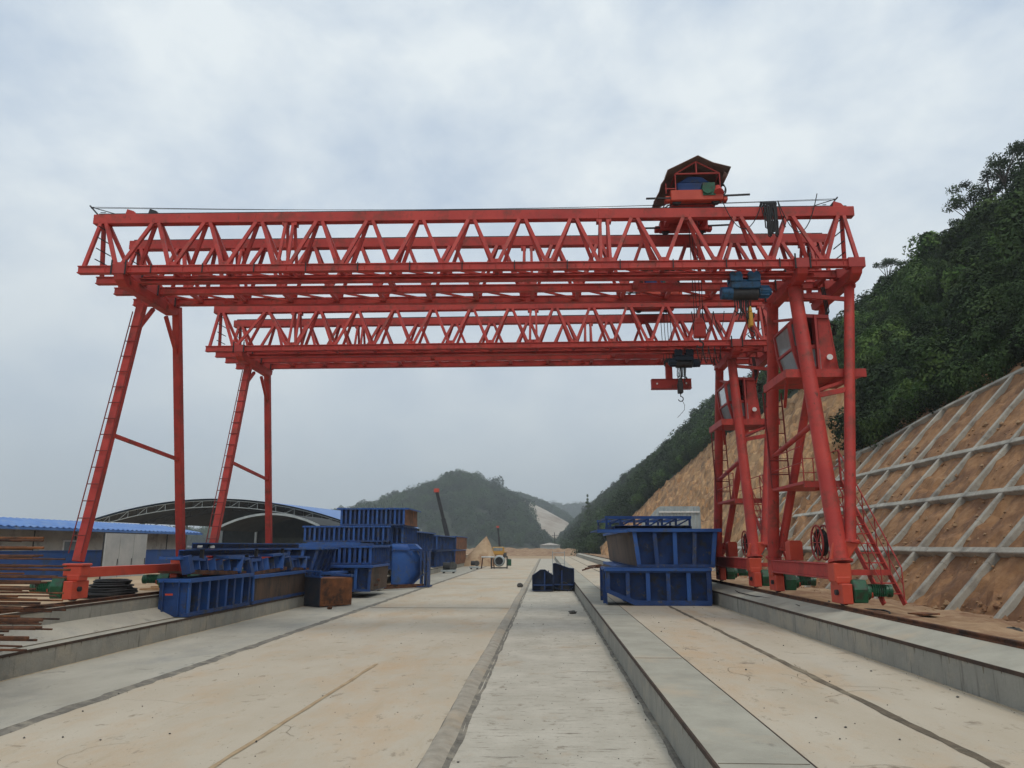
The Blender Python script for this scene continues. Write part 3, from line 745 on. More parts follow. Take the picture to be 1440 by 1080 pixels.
def bogie(root, x, y, z, out, drive=True):
    """wheel box under the foot with its wheel, green gearbox and motor"""
    b = MB().box(x-.11, x+.11, y-.38, y+.30, z+.10, z+.52).box(x-.15, x+.15, y-.22, y+.15, z+.52, z+.66)
    o = b.build('bogie', 'orange', root, bev=.015)
    MB().tube((x-.05, y-.12, z+.26), (x+.05, y-.12, z+.26), .20, n=18).build('wheel', 'dark', o, smooth=True)
    MB().tube((x-.17, y-.12, z+.33), (x+.17, y-.12, z+.33), .06, n=10).build('axle', 'dark', o)
    if drive:
        s = out
        g = MB().prism([(y-.34, z+.12), (y+.14, z+.12), (y+.2, z+.3), (y+.1, z+.6), (y-.3, z+.6), (y-.38, z+.4)], x+s*.14, x+s*.44, 'x')
        g.tube((x+s*.44, y-.1, z+.33), (x+s*.56, y-.1, z+.33), .16, n=12)
        gb = g.build('gearbox', 'green', root, bev=.02)
        MB().tube((x+s*.5, y-.14, z+.3), (x+s*.61, y-.14, z+.3), .085, n=12).build('hub_cap', 'orange', gb)
        mm = MB().tube((x+s*.56, y-.1, z+.36), (x+s*.95, y-.1, z+.36), .12, n=14).tube((x+s*.95, y-.1, z+.36), (x+s*1.02, y-.1, z+.36), .135, n=14)
        for k in range(7): mm.box(x+s*(.6+.045*k)-.006, x+s*(.6+.045*k)+.006, y-.24, y+.04, z+.25, z+.5)
        mm.build('motor', 'green', gb, smooth=True)

def cab(root, x, y, z):
    """driver's cab: slanted glazed front facing the span (-X), glazed side to the camera, steel rear"""
    pl = MB().box(x-.55, x+1.38, y-.95, y+1.0, z-.10, z).box(x-.55, x+1.38, y-.95, y-.88, z-.2, z-.10).box(x-.55, x-.48, y-.88, y+1.0, z-.2, z-.10)
    pl.bar((x-.5, y-.9, z-.15), (x-.05, y+.9, z-.6), .07, .07).bar((x+1.33, y-.9, z-.15), (x+.1, y-.9, z-.55), .07, .07)
    pl.build('cab_platform', 'red', root)
    # side profile in X-Z : slanted front
    P = [(x-.05, z), (x+.86, z), (x+.72, z+1.42), (x+.02, z+1.46), (x-.27, z+1.24), (x-.21, z+.62)]
    y0, y1 = y-.6, y+.6
    b = MB()
    th = .03
    b.quad(*[(p, y0+th, q) for p, q in [P[1], P[2], (x+.45, z+1.45), (x+.45, z)]])          # solid part of near side
    b.quad(*[(p, y1, q) for p, q in P])
    for (a, c) in ((1, 2), (2, 3), (3, 4), (0, 1)):
        b.quad((P[a][0], y0, P[a][1]), (P[a][0], y1, P[a][1]), (P[c][0], y1, P[c][1]), (P[c][0], y0, P[c][1]))
    body = b.build('cab_body', 'red', root)
    sol = body.modifiers.new('t', 'SOLIDIFY'); sol.thickness = .03; sol.offset = 0
    f = MB(); PP = [Vector((p, 0, q)) for p, q in P]
    for yy in (y0, y1):
        for a, c in ((3, 4), (4, 5), (5, 0), (0, 1), (2, 3)):
            f.bar((PP[a].x, yy, PP[a].z), (PP[c].x, yy, PP[c].z), .08, .09)
        f.bar((x+.36, yy, z), (x+.36, yy, z+1.45), .06, .24); f.bar((x-.05, yy, z+.06), (x+.4, yy, z+.06), .06, .16); f.bar((PP[5].x, yy, PP[5].z), (x+.45, yy, z+.66), .05, .10)
        f.bar((x+.02, yy, z+.62), (x+.02, yy, z+1.46), .045, .06)
    for a in (3, 4, 5, 0): f.bar((PP[a].x, y0, PP[a].z), (PP[a].x, y1, PP[a].z), .06, .06)
    f.build('window_frame', 'red2', body)
    gp = MB().quad((PP[5].x+.02, y0+.01, PP[5].z), (PP[0].x+.02, y0+.01, PP[0].z), (x+.45, y0+.01, z+.03), (x+.45, y0+.01, z+.7))
    gp.quad((PP[5].x+.01, y0, PP[5].z), (PP[5].x+.01, y1, PP[5].z), (PP[0].x+.01, y1, PP[0].z), (PP[0].x+.01, y0, PP[0].z))
    gp.build('lower_pane', 'glass', body)
    gu = MB().quad((PP[5].x+.02, y0+.01, PP[5].z+.02), (x+.1, y0+.01, z+.74), (x+.14, y0+.01, z+1.44), (PP[4].x+.03, y0+.01, PP[4].z))
    gu.quad((PP[5].x+.01, y0, PP[5].z), (PP[5].x+.01, y1, PP[5].z), (PP[4].x+.01, y1, PP[4].z), (PP[4].x+.01, y0, PP[4].z))
    gu.build('upper_pane', 'glass', body)
    MB().tube((x+.64, y0-.10, z+.36), (x+.64, y0+.01, z+.36), .075, .05, n=12).build('lamp', 'white', body, smooth=True)
    MB().box(x+.1, x+.55, y-.2, y+.25, z+.02, z+.5).box(x+.45, x+.55, y-.2, y+.25, z+.5, z+.95).build('driver_seat', 'dark', body)

def reel(root, x, y, z, r=.42):
    o = MB().ring((x-.09, y, z), r, .022, 'x').ring((x+.09, y, z), r, .022, 'x').build('cable_reel', 'red2', root, smooth=True)
    m = MB()
    for k in range(8):
        a = k*math.pi/4
        for yy in (-.09, .09): m.bar((x+yy, y, z), (x+yy, y+math.cos(a)*r, z+math.sin(a)*r), .02, .02)
    m.build('spokes', 'red2', o); c = MB()
    for k in range(4): c.ring((x-.05+k*.035, y, z), r*.72, .03, 'x')
    c.build('cable', 'rope', o, smooth=True)

def crane(loc, label, yb, sk, j1, j2, zb, zt, x0, x1, Lf, Lt, Ff, Ft, R1, full=True):
    root = thing('gantry_crane', loc, label, 'gantry crane', 'red gantry cranes')
    G = (0, .80, 1.66, 2.64)
    truss(root, yb+G[0], G[1]-G[0], sk, x0, x1, j1, zb, zt)
    truss(root, yb+G[2], G[3]-G[2], sk, x0, x1, j2, zb, zt)
    # hoist runway beam under the front girder
    MB().box(x0+1.4, x1-1.1, yb+.31, yb+.49, zb-.13, zb-.10).box(x0+1.4, x1-1.1, yb+.385, yb+.415, zb-.10, zb-.0).box(x0+1.4, x1-1.1, yb+.31, yb+.49, zb-.03, zb-.001).shear(sk).build('hoist_runway', 'red', root)
    if full:
        xk = x0+1.9
        while xk < x1-1: MB().box(xk-.012, xk+.012, yb+sk*xk-.112, yb+sk*xk-.09, zb-.02, zb+.22).build('cable_clip', 'dark', root); xk += 1.31
    # transverse head beams over the legs
    ym = yb+G[3]/2
    for x in (Lt[0], R1['L4t'][0], R1['L5t'][0]-.05):
        dy = sk*x
        MB().prism([(yb-.12+dy, zb-.02), (yb+G[3]+.25+dy, zb-.02), (yb+G[3]+.2+dy, zb-.20), (yb+G[3]+.0+dy, zb-.29), (yb+.15+dy, zb-.29), (yb-.06+dy, zb-.18)], x-.13, x+.13, 'x').build('head_beam', 'red', root, bev=.015)
        for g in G: MB().box(x-.2, x+.2, yb+g-.13+dy, yb+g+.13+dy, zb-.03, zb+.215).build('saddle_clamp', 'red2', root)
    for x in (x0+.6, x1-.6, (x0+x1)/2-2.1, (x0+x1)/2+4.4):       # ties joining the two girders
        MB().box(x-.06, x+.06, yb+.8+sk*x, yb+1.66+sk*x, zb+.04, zb+.16).build('cross_tie', 'red', root)
    V = Vector
    ext = lambda a, b_, z: tuple(V(a) + (V(b_)-V(a))*((z-a[2])/(b_[2]-a[2])))
    Lf = ext(Lf, Lt, 2.03); Ff = ext(Ff, Ft, 2.03)
    def leg(a, b_, r1, r2=None, m='red'):
        o = MB().tube(a, b_, r1, r2, 18).build('leg', m, root, smooth=True)
        a = V(a); b_ = V(b_); d = (b_-a).normalized()
        MB().tube(a, a+d*.05, r1*1.4, r1*1.4, 16).build('leg_flange', m, o); MB().tube(b_-d*.1, b_-d*.04, (r2 or r1)*1.3, n=16).build('leg_flange', m, o)
        return o
    # left legs: square section
    def sqleg(a, b_, w1):
        o = MB().bar(a, b_, w1, w1*1.05, (0, 1, 0)).build('leg', 'red', root, bev=.015); return o
    sqleg(Lf, Lt, .205 if full else .215); sqleg(Ff, Ft, .21)
    lf, lt, ff, ft = V(Lf), V(Lt), V(Ff), V(Ft)
    q = lf
    MB().box(q.x-.25, q.x+.25, q.y-.22, q.y+.22, q.z-.10, q.z-.04).box(q.x-.22, q.x+.22, q.y-.2, q.y+.2, q.z-.34, q.z-.10).build('leg_base', 'orange', root, bev=.02)
    MB().prism([(q.x-.17, q.z-.34), (q.x+.17, q.z-.34), (q.x+.10, ZL+.70), (q.x-.10, ZL+.70)], q.y-.16, q.y+.16).build('leg_pin', 'orange', root)
    q = ff
    MB().box(q.x-.21, q.x+.21, q.y-.21, q.y+.21, q.z-.38, q.z-.0).build('leg_base', 'orange', root, bev=.02)
    MB().box(-.1+q.x, .1+q.x, q.y-.2, q.y+.2, ZL+.6, q.z-.38).build('leg_pin', 'orange', root)
    MB().bar((lf.x+.0, lf.y+.25, lf.z-.26), (ff.x, ff.y-.25, lf.z-.26), .20, .24).build('foot_beam', 'orange', root, bev=.01)
    a = lf.lerp(lt, .47); b_ = ff.lerp(ft, .40); MB().bar(a, b_, .09, .09).build('leg_tie', 'red', root)
    mid = (lt+ft)/2; mid.z = zb-.40
    for A, B in ((lf, lt), (ff, ft)):
        a = A.lerp(B, .88 if A is lf else .80); MB().bar(a, V((mid.x, mid.y+(-.35 if A is lf else .35), mid.z)), .09, .09).build('knee_brace', 'red', root)
    bogie(root, lf.x+.05, lf.y, ZL+.02, -1); bogie(root, ff.x, ff.y, ZL+.02, -1)
    d = V((-.36, -.22, 0)); ladder(lf+V((.0, -.16, .2)), lt+V((.01, -.16, -.25)), .31, root, step=.40, r=.016)
    # right legs: round pipes, two per foot
    leg(R1['L4b'], R1['L4t'], .185 if full else .165, .165 if full else .15); leg(R1['L5b'], R1['L5t'], .125, .12)
    leg(R1['L3b'], R1['L3t'], .155, .15); leg(R1['M3b'], R1['M3t'], .115, .11)
    l4b, l4t, l5b, l5t, l3b, l3t, m3b, m3t = [V(R1[k]) for k in ('L4b', 'L4t', 'L5b', 'L5t', 'L3b', 'L3t', 'M3b', 'M3t')]
    MB().bar(l4b.lerp(l4t, .56), l5b.lerp(l5t, .56), .10, .12).build('leg_tie', 'red', root)
    MB().bar(l4b.lerp(l4t, .955), l5b.lerp(l5t, .93), .08, .10).build('leg_tie', 'red', root)
    MB().bar(l3b.lerp(l3t, .93), l4b.lerp(l4t, .86), .07, .07).build('leg_tie', 'red', root)
    MB().tube(l3b.lerp(l3t, .40), l4b.lerp(l4t, .47), .07, n=10).build('leg_tie', 'red', root, smooth=True)
    MB().bar(m3b.lerp(m3t, .62), l5b.lerp(l5t, .62), .08, .1).build('leg_tie', 'red', root)
    ya, yz = l4b.y, l3b.y; zf = ZR+.82; xr = 6.37
    m = MB().box(xr-.13, xr+.13, ya+.2, yz-.2, zf-.17, zf+.11).box(xr-.17, xr+.17, ya+.2, yz-.2, zf+.11, zf+.14).box(xr-.17, xr+.17, ya+.2, yz-.2, zf-.2, zf-.17)
    m.build('foot_beam', 'red', root, bev=.01)
    for yy, big in ((ya, 1), (yz, 0)):
        s = 1 if big else .82
        MB().box(xr-.18*s, xr+.19*s, yy-.2, yy+.2, zf-.24, zf+.16).prism([(xr+.2*s, zf+.2), (xr+.5*s, zf+.62), (xr+.46*s, zf+.66), (xr-.1*s, zf+.6), (xr-.2*s, zf+.2)], yy-.05, yy+.05).build('leg_base', 'orange' if big else 'red', root, bev=.02)
        MB().prism([(xr-.15, zf-.24), (xr+.15, zf-.24), (xr+.09, zf-.36), (xr-.09, zf-.36)], yy-.2, yy+.2).build('leg_pin', 'orange', root)
        bogie(root, xr, yy, ZR+.03, 1)
    # outrigger beam and stairs behind the outer legs
    MB().bar((xr+.2, ya+.15, zf-.05), (xr+1.15, ya+.15, zf-.05), .1, .12).build('outrigger', 'red', root)
    zp = 3.95
    MB().box(xr-.1, xr+1.1, ya+1.5, yz-.5, zp-.07, zp).bar((xr-.1, ya+1.5, zp-.1), (xr+1.1, ya+1.5, zp-.1), .08, .12).build('stair_landing', 'red', root)
    sb = V((xr+1.1, ya+.1, ZR+.1)); stt = V((xr+.85, ya+2.9, zp))
    sb = V((xr+1.05, ya-.15, ZR+.12)); stt = V((xr+.55, ya+1.5, zp))
    fl = MB(); u = V((.22, 0, 0))
    fl.bar(sb-u, stt-u, .04, .11).bar(sb+u, stt+u, .04, .11)
    for k in range(1, 13): p_ = sb.lerp(stt, k/13); fl.box(p_.x-.22, p_.x+.22, p_.y-.08, p_.y+.08, p_.z-.012, p_.z+.012)
    stair = fl.build('stair', 'red', root)
    hr = MB()
    for s in (-1, 1):
        hr.tube(sb+u*s+V((0, 0, .75)), stt+u*s+V((0, 0, .75)), .016, n=6).tube(sb+u*s+V((0, 0, .4)), stt+u*s+V((0, 0, .4)), .012, n=6)
        for k in range(0, 6): p_ = sb.lerp(stt, k/5)+u*s; hr.tube(p_, p_+V((0, 0, .75)), .014, n=6)
    hr.build('handrail', 'red2', stair)
    ladder((xr+.1, yz-.75, zp+.0), (xr+.0, yz-.85, 6.6), .5, root, step=.36, r=.022)
    hr = MB()
    for (xa, y_) in ((xr-.1, ya+1.5), (xr-.1, yz-.5), (xr+1.1, yz-.5), (xr+1.1, ya+2.3)): hr.tube((xa, y_, zp), (xa, y_, zp+.85), .016, n=6)
    for dz in (.45, .85): hr.path([(xr-.1, ya+1.5, zp+dz), (xr-.1, yz-.5, zp+dz), (xr+1.1, yz-.5, zp+dz), (xr+1.1, ya+2.3, zp+dz)], .014)
    hr.build('landing_rail', 'red2', root)
    MB().tube((xr+.5, (ya+yz)/2, zf+1.9), (xr+.5, (ya+yz)/2, zp-.07), .05, n=8).build('landing_post', 'red', root)
    MB().box(xr-.05, xr+.28, yz-1.6, yz-1.2, zf+.15, zf+.62).prism([(xr-.05, zf+.62), (xr+.28, zf+.62), (xr+.24, zf+.66), (xr, zf+.66)], yz-1.55, yz-1.25).build('control_box', 'orange', root, bev=.01)
    reel(root, xr+.42, ya+2.2, zf+.60, .42)
    c = cab_pos = R1['cab']; cab(root, *c)
    # cable from the cab up to the girder
    cb = MB()
    for k in range(3):
        x = c[0]+.95+.04*k; cb.path([(x, c[1]+.3, zb), (x+.05, c[1]+.25, zb-.7), (x-.10-.08*k, c[1], zb-1.0-.1*k), (x+.1, c[1]-.1, c[2]+1.35), (x+.05, c[1], c[2]+1.1)], .018)
    cb.build('power_cable', 'rope', root)
    # wire masts and stays along the top chord
    yt = yb+.4
    for xs, s in ((x0+.1, -1), (x1-.55, 1)):
        d = sk*xs
        MB().bar((xs, yt+d, zt), (xs+s*.28 if s < 0 else xs+.25, yt+d, zt+.30), .035, .035).bar((xs+.6*-s, yt+d, zt), (xs+s*.24, yt+d, zt+.26), .018, .018).bar((xs-s*.1, yt+d-.1, zt+.05), (xs-s*.1, yt+d+.1, zt+.14), .02, .02).build('wire_mast', 'dark', root)
    if full:
        w1 = MB(); a = V((x0-.15, yt+sk*x0, zt+.26)); b_ = V((x1-.35, yt+sk*x1, zt+.26))
        for dz in (0, -.03): w1.path([a.lerp(b_, i/24) + V((0, 0, dz-.18*math.sin(math.pi*i/24)*(1 if dz == 0 else .8))) for i in range(25)], .007, 4)
        w1.build('trolley_wire', 'rope', root)
    for xs in (x0+.95, x0+1.55, x1-.35):
        MB().prism([(xs-.12, zt), (xs+.18, zt), (xs+.1, zt+.1), (xs-.08, zt+.16)], yt-.07+sk*xs, yt+.07+sk*xs).build('end_stop', 'red' if xs != x0+1.55 else 'dark', root)
    for xs in (Lt[0], R1['L4t'][0]):
        for g in G:
            for dx in (-.18, .18): MB().tube((xs+dx, yb+g-.14+sk*xs, zb-.06), (xs+dx, yb+g-.14+sk*xs, zb+.32), .022, n=6).build('clamp_bolt', 'dark', root)
    return root

SK1 = .019
R_near = dict(L4b=(6.42, 17.35, 2.05), L4t=(6.37, 18.75, 8.92), L5b=(6.68, 17.4, 2.45), L5t=(7.74, 18.7, 8.92),
              L3b=(6.34, 22.1, 2.05), L3t=(6.33, 20.45, 8.98), M3b=(6.56, 22.05, 2.3), M3t=(7.74, 20.45, 8.98), cab=(6.42, 19.3, 6.62))
crane((-2.4, 20.3, ZR), 'nearer of the two red truss gantry cranes, with a tarp roofed trolley on top', 17.975, SK1, (-6.6, 1.55), (-8.65, -.45, 7.3), 9.14, 10.90, -11.8, 7.88,
      tuple(at(110, 788, 18.25)), tuple(at(200, 428, 18.9)), tuple(at(254, 775, 22.9)), tuple(at(249, 432, 20.7)), R_near)
R_far = dict(L4b=(6.42, 24.35, 2.05), L4t=(6.44, 25.8, 8.76), L5b=(6.75, 24.4, 2.4), L5t=(7.80, 25.8, 8.76),
             L3b=(6.30, 29.0, 2.05), L3t=(6.40, 27.45, 8.80), M3b=(6.6, 29.0, 2.3), M3t=(7.74, 27.45, 8.80), cab=(6.42, 26.3, 6.55))
crane((-2.4, 27.3, ZR), 'farther red truss gantry crane, smaller in view, seen beneath the nearer one', 25.04, .0, (-8.75, -.39, 7.5), (-6.9, 1.6), 8.98, 10.74, -11.75, 7.85,
      tuple(at(303, 750, 24.6)), tuple(at(350, 512, 25.9)), tuple(at(378, 755, 29.3)), tuple(at(376, 515, 27.9)), R_far, full=False)

# ------------------------------------------------------------------ trolleys, hoists, hooks, cables
def trolley(x, y0, y1, z, label, roof=True):
    root = thing('hoist_trolley', (x, (y0+y1)/2, z), label, 'trolley', 'trolleys on the girders')
    V = Vector
    for y in (y0, y1):
        c = MB().box(x-.72, x+.62, y-.14, y+.14, z+.13, z+.42).box(x-.86, x-.72, y-.1, y+.1, z+.13, z+.28).box(x+.62, x+.74, y-.1, y+.1, z+.13, z+.28)
        e = c.build('end_carriage', 'orange' if y == y0 else 'red', root, bev=.02)
        for dx in (-.55, .45): MB().tube((x+dx, y-.06, z+.19), (x+dx, y+.06, z+.19), .13, n=16).build('wheel', 'dark', e, smooth=True)
        MB().bar((x-1.35, y-.1, z+.21), (x-.72, y-.1, z+.21), .04, .04).bar((x+.62, y-.1, z+.25), (x+1.3, y-.1, z+.27), .04, .04).build('buffer_rod', 'dark', e)
    MB().box(x-.62, x-.5, y0+.14, y1-.14, z+.2, z+.36).box(x+.4, x+.52, y0+.14, y1-.14, z+.2, z+.36).box(x-.5, x+.4, y0+.14, y1-.14, z+.30, z+.33).build('trolley_frame', 'red', root)
    MB().box(x-.52, x+.4, y0+.05, y0+.75, z+.43, z+.72).prism([(x-.5, z+.72), (x+.38, z+.72), (x+.15, z+.90), (x-.2, z+.92)], y0+.1, y0+.7).build('winch_cover', 'blue', root, bev=.03)
    MB().tube((x-.4, y1-.75, z+.62), (x+.35, y1-.75, z+.62), .26, n=20).build('winch_drum', 'dark', root, smooth=True)
    MB().tube((x+.22, y0-.2, z+.42), (x+.22, y0+.2, z+.42), .14, n=14).tube((x+.3, y0-.12, z+.55), (x+.3, y0+.25, z+.55), .08, n=14).box(x+.1, x+.42, y0-.16, y0+.1, z+.25, z+.6).build('motor', 'green', root, smooth=True)
    MB().tube((x+.5, y0-.17, z+.3), (x+.5, y0-.02, z+.52), .13, .08, n=12).build('brake', 'red', root)
    MB().ring((x+.62, y0, z+.5), .09, .014, 'y', sq=1.5).ring((x+.66, y0+.04, z+.48), .08, .014, 'y', sq=1.6).build('cable_loop', 'rope', root)
    if roof:
        f = MB(); xs = (x-.58, x+.56); zr = z+.88
        for yy in (y0-.1, y1+.1):
            for q in xs: f.tube((q, yy, z+.3), (q, yy, zr), .015, n=6)
            f.tube((xs[0], yy, zr), (xs[1], yy, zr), .022, n=6).tube((x-.03, yy, zr), (x-.03, yy, z+1.22), .02, n=6)
            f.tube((xs[0], yy, zr), (x-.03, yy, z+1.22), .018, n=6).tube((xs[1], yy, zr), (x-.03, yy, z+1.22), .018, n=6)
        for q in xs: f.tube((q, y0-.1, zr), (q, y1+.1, zr), .02, n=6)
        f.tube((xs[0]-.25, y0-.1, z+.33), (xs[0]-.25, y0-.1, z+.62), .014, n=5).bar((xs[0]-.28, y0-.1, z+.47), (xs[0], y0-.1, z+.47), .02, .02)
        f.build('roof_frame', 'red2', root)
        m = MB(); n = 10
        prof = [(x-1.16, z+.10), (x-1.04, z+.33), (x-.98, z+.54), (x-.86, z+.72), (x-.80, z+.93), (x-.42, z+1.13), (x-.0, z+1.33), (x+.4, z+1.15), (x+.84, z+.99), (x+.74, z+.76), (x+.66, z+.60)]
        ya, yb_ = y0-.22, y1+.25
        for j in range(n+1):
            yy = ya+(yb_-ya)*j/n
            for i, (px, pz) in enumerate(prof):
                k = .03*fbm(i*.9, j*.8, 2); lift = .5*(j/n)**.8 if i == 0 else .45*(j/n) if i == 1 else .3*(j/n) if i == 2 else 0
                if i in (10,): lift = .25*(1-j/n)
                m.v.append(V((px+k + (.18*(j/n) if i < 3 else 0), yy, pz+k*1.5+lift)))
        w = len(prof)
        for j in range(n):
            for i in range(w-1): a = j*w+i; m.f.append((a, a+1, a+w+1, a+w))
        o = m.build('roof_tarp', 'tarp', root); s = o.modifiers.new('t', 'SOLIDIFY'); s.thickness = .012
    # ropes down to the hook block
    return root
trolley(4.0, 18.42, 20.3, 10.96, 'trolley with torn brown tarp roof on top of the near crane')
trolley(4.05, 25.45, 27.2, 10.80, 'red trolley on the far crane, seen through the near truss')

def ropes(name, xs, y, z0, z1, label, parent=None):
    m = MB()
    for dx, dy in xs: m.tube((dx, y+dy, z0), (dx, y+dy, z1), .011, n=5)
    return m
# near crane hook block under its trolley
def hook_block(x, y, z, label, ztop, w=.26, col='red'):
    root = thing('hook_block', (x, y, z-.45), label, 'hook block', 'hook blocks hanging from the cranes')
    MB().box(x-w/2, x+w/2, y-.11, y+.11, z, z+.36).prism([(x-w/2, z+.36), (x+w/2, z+.36), (x+w*.2, z+.52), (x-w*.2, z+.52)], y-.1, y+.1).build('block_plates', col, root, bev=.02)
    MB().tube((x, y-.05, z+.28), (x, y+.05, z+.28), .17 if w > .2 else .1, n=16).build('sheave', 'dark', root, smooth=True)
    pts_ = [(x, y, z), (x, y, z-.1)] + [(x+.09*math.sin(t)-.0, y, z-.2-.09*math.cos(t)*-1-.0) for t in [i*.5 for i in range(1, 10)]]
    hk = [(x, y, z+.01), (x, y, z-.10)]
    for i in range(10):
        t = math.pi/2 - i*.5; hk.append((x+.085*math.cos(t), y, z-.19+.085*math.sin(t)))
    MB().path(hk, .022 if w > .2 else .016).build('hook', 'dark', root)
    m = MB()
    for dx in (-w*.35, -w*.15, w*.15, w*.35): m.tube((x+dx, y, z+.3), (x+dx*1.3, y, ztop), .010, n=5)
    m.build('wire_ropes', 'rope', root); return root
hook_block(4.05, 19.35, 7.72, 'red hook block with long wire ropes below the near trolley', 11.2, .3)

def electric_hoist(x, y, zr, label, s=1.0, flip=1, C='hoist'):
    """under-running monorail hoist: wheels either side of the runway, drum, motor, gearbox"""
    root = thing('electric_hoist', (x, y, zr-.75*s), label, 'electric hoist', 'blue electric hoists')
    V = Vector
    for dx in (-.26*s, .22*s):
        for dy in (-.12, .12):
            for q in (-.08*s, .08*s): MB().tube((x+dx+q, y+dy-.03, zr+.06), (x+dx+q, y+dy+.03, zr+.06), .085*s, n=12).build('wheel', C, root, smooth=True)
            MB().box(x+dx-.16*s, x+dx+.16*s, y+dy-.05+(.03 if dy > 0 else -.03), y+dy+.05-(.03 if dy < 0 else -.03), zr-.14*s, zr+.04).build('wheel_plate', C, root)
    MB().box(x-.42*s, x+.38*s, y-.18, y+.18, zr-.34*s, zr-.14*s).prism([(x-.42*s, zr-.14*s), (x+.38*s, zr-.14*s), (x+.28*s, zr-.08*s), (x-.3*s, zr-.08*s)], y-.14, y+.14).build('hoist_frame', C, root, bev=.02)
    MB().tube((x-.36*s, y-.02, zr-.47*s), (x+.32*s, y-.02, zr-.47*s), .165*s, n=18).build('rope_drum', 'dark', root, smooth=True)
    MB().tube((x-.66*s*flip, y-.02, zr-.43*s), (x-.36*s*flip, y-.02, zr-.43*s), .17*s, .185*s, n=18).build('gear_case', C, root, smooth=True)
    m = MB().tube((x+.34*s*flip, y-.02, zr-.40*s), (x+.62*s*flip, y-.02, zr-.40*s), .17*s, .16*s, n=18).tube((x+.62*s*flip, y-.02, zr-.40*s), (x+.68*s*flip, y-.02, zr-.40*s), .12*s, .1*s, n=14)
    for k in range(8):
        a = k*math.pi/4; m.bar((x+.36*s*flip, y-.02+.17*s*math.sin(a), zr-.4*s+.17*s*math.cos(a)), (x+.6*s*flip, y-.02+.17*s*math.sin(a), zr-.4*s+.17*s*math.cos(a)), .02, .03)
    m.build('motor', C, root)
    r = MB(); rn = random.Random(8)
    for k in range(9):
        a = x-.30*s+.045*k*s; zz = zr-.62*s
        r.path([(a, y-.05, zz+.1), (a+rn.uniform(-.04, .04), y-.05, zz-.3), (a+rn.uniform(-.06, .08), y-.04, zz-.62*rn.uniform(.6, 1.1)*s)], .016, 5)
    r.build('slack_ropes', 'rope', root)
    return root
electric_hoist(5.06, 18.38+SK1*4.9, 9.02, 'teal blue electric hoist under the near girder beside the right legs', .93)
hook_block(5.12, 18.4, 7.72, 'small yellow hook block hanging below the near blue hoist', 8.4, .09, 'yellow')
electric_hoist(4.75, 25.45, 8.84, 'dark blue electric hoist below the far girder, above the red lifting beam', .8, -1, 'hoistd')
hook_block(4.58, 25.45, 7.45, 'small black hook block under the red lifting beam of the far crane', 8.2, .17, 'dark')
w_ = MB().path([(4.62, 25.45, 7.22), (4.70, 25.45, 7.05), (4.68, 25.45, 6.88), (4.52, 25.45, 6.70), (4.44, 25.45, 6.62)], .008, 5)
solo(w_, 'wire_tail', 'rope', 'thin bent wire dangling from the black hook of the far crane', 'wire')

def lifting_beam():
    a, b_ = at(917, 539, 25.7), at(973, 537, 25.7); x0, x1 = a.x, b_.x; z = a.z
    root = thing('lifting_beam', ((x0+x1)/2, 25.9, z-.16), 'red lifting beam hanging level under the far crane trolley', 'lifting beam')
    MB().box(x0, x1, 25.78, 26.02, z-.15, z+.15).box(x0-.01, x1+.01, 25.74, 26.06, z+.15, z+.17).box(x0-.01, x1+.01, 25.74, 26.06, z-.17, z-.15).build('beam', 'red', root, bev=.01)
    for x in (x0+.18, x1-.18): MB().tube((x, 25.75, z), (x, 26.05, z), .03, n=10).build('pin', 'white', root)
    xm = x0+.62
    MB().box(xm-.11, xm+.11, 25.8, 26.0, z+.17, z+.75).build('hanger', 'red', root, bev=.01)
    MB().tube((xm, 25.83, z+.75), (xm, 25.97, z+.75), .16, n=16).build('sheave', 'dark', root, smooth=True)
    m = MB()
    for dx in (-.15, -.05, .05, .15): m.tube((xm+dx, 25.9, z+.7), (xm+dx*1.2, 26.2, 11.0), .012, n=5)
    m.build('wire_ropes', 'rope', root)
lifting_beam()

def cable_bundle(px, y, zt, label, n=11, ln=.85, loops=True):
    c = at(px, 285, y); x = c.x; rn = random.Random(2)
    root = thing('cable_bundle', (x, y, zt-.8), label, 'cable bundle', 'black festoon cables')
    b = MB()
    for k in range(n):
        dx = -.2+.4*k/(n-1); l = ln*rn.uniform(.75, 1.05); q = rn.uniform(-.05, .05)
        b.path([(x+dx, y+.12, zt+.02), (x+dx*.9, y-.02, zt+.12), (x+dx*.8, y-.15, zt+.02), (x+dx*.75+q, y-.16, zt-l*.5), (x+dx*.7+q, y-.16, zt-l), (x+dx*.7+q+.04, y-.15, zt-l*1.03), (x+dx*.7+q+.06, y-.15, zt-l*.6), (x+dx*.8, y-.14, zt-.1)], .017)
    b.build('hanging_coils', 'rope', root)
    if loops:
        l = MB()
        def cat(x0_, z0, x1_, z1, sag, yy):
            return [(x0_+(x1_-x0_)*i/12, yy, z0+(z1-z0)*i/12 - sag*4*(i/12)*(1-i/12)) for i in range(13)]
        l.path(cat(x-1.2, zt+.1, x-.2, zt+.05, .75, y-.16), .012); l.path(cat(x+.2, zt+.08, x+1.2, zt+.25, .95, y-.16), .012)
        l.path(cat(x+.2, zt+.05, x+.35, zt-.65, .1, y-.16), .012); l.path(cat(x-.25, zt+.05, x-.1, zt-.5, .1, y-.16), .012)
        l.build('cable_loops', 'rope', root)
cable_bundle(1080, 18.45, 10.95, 'black cable bundle hung over the top chord of the near crane')

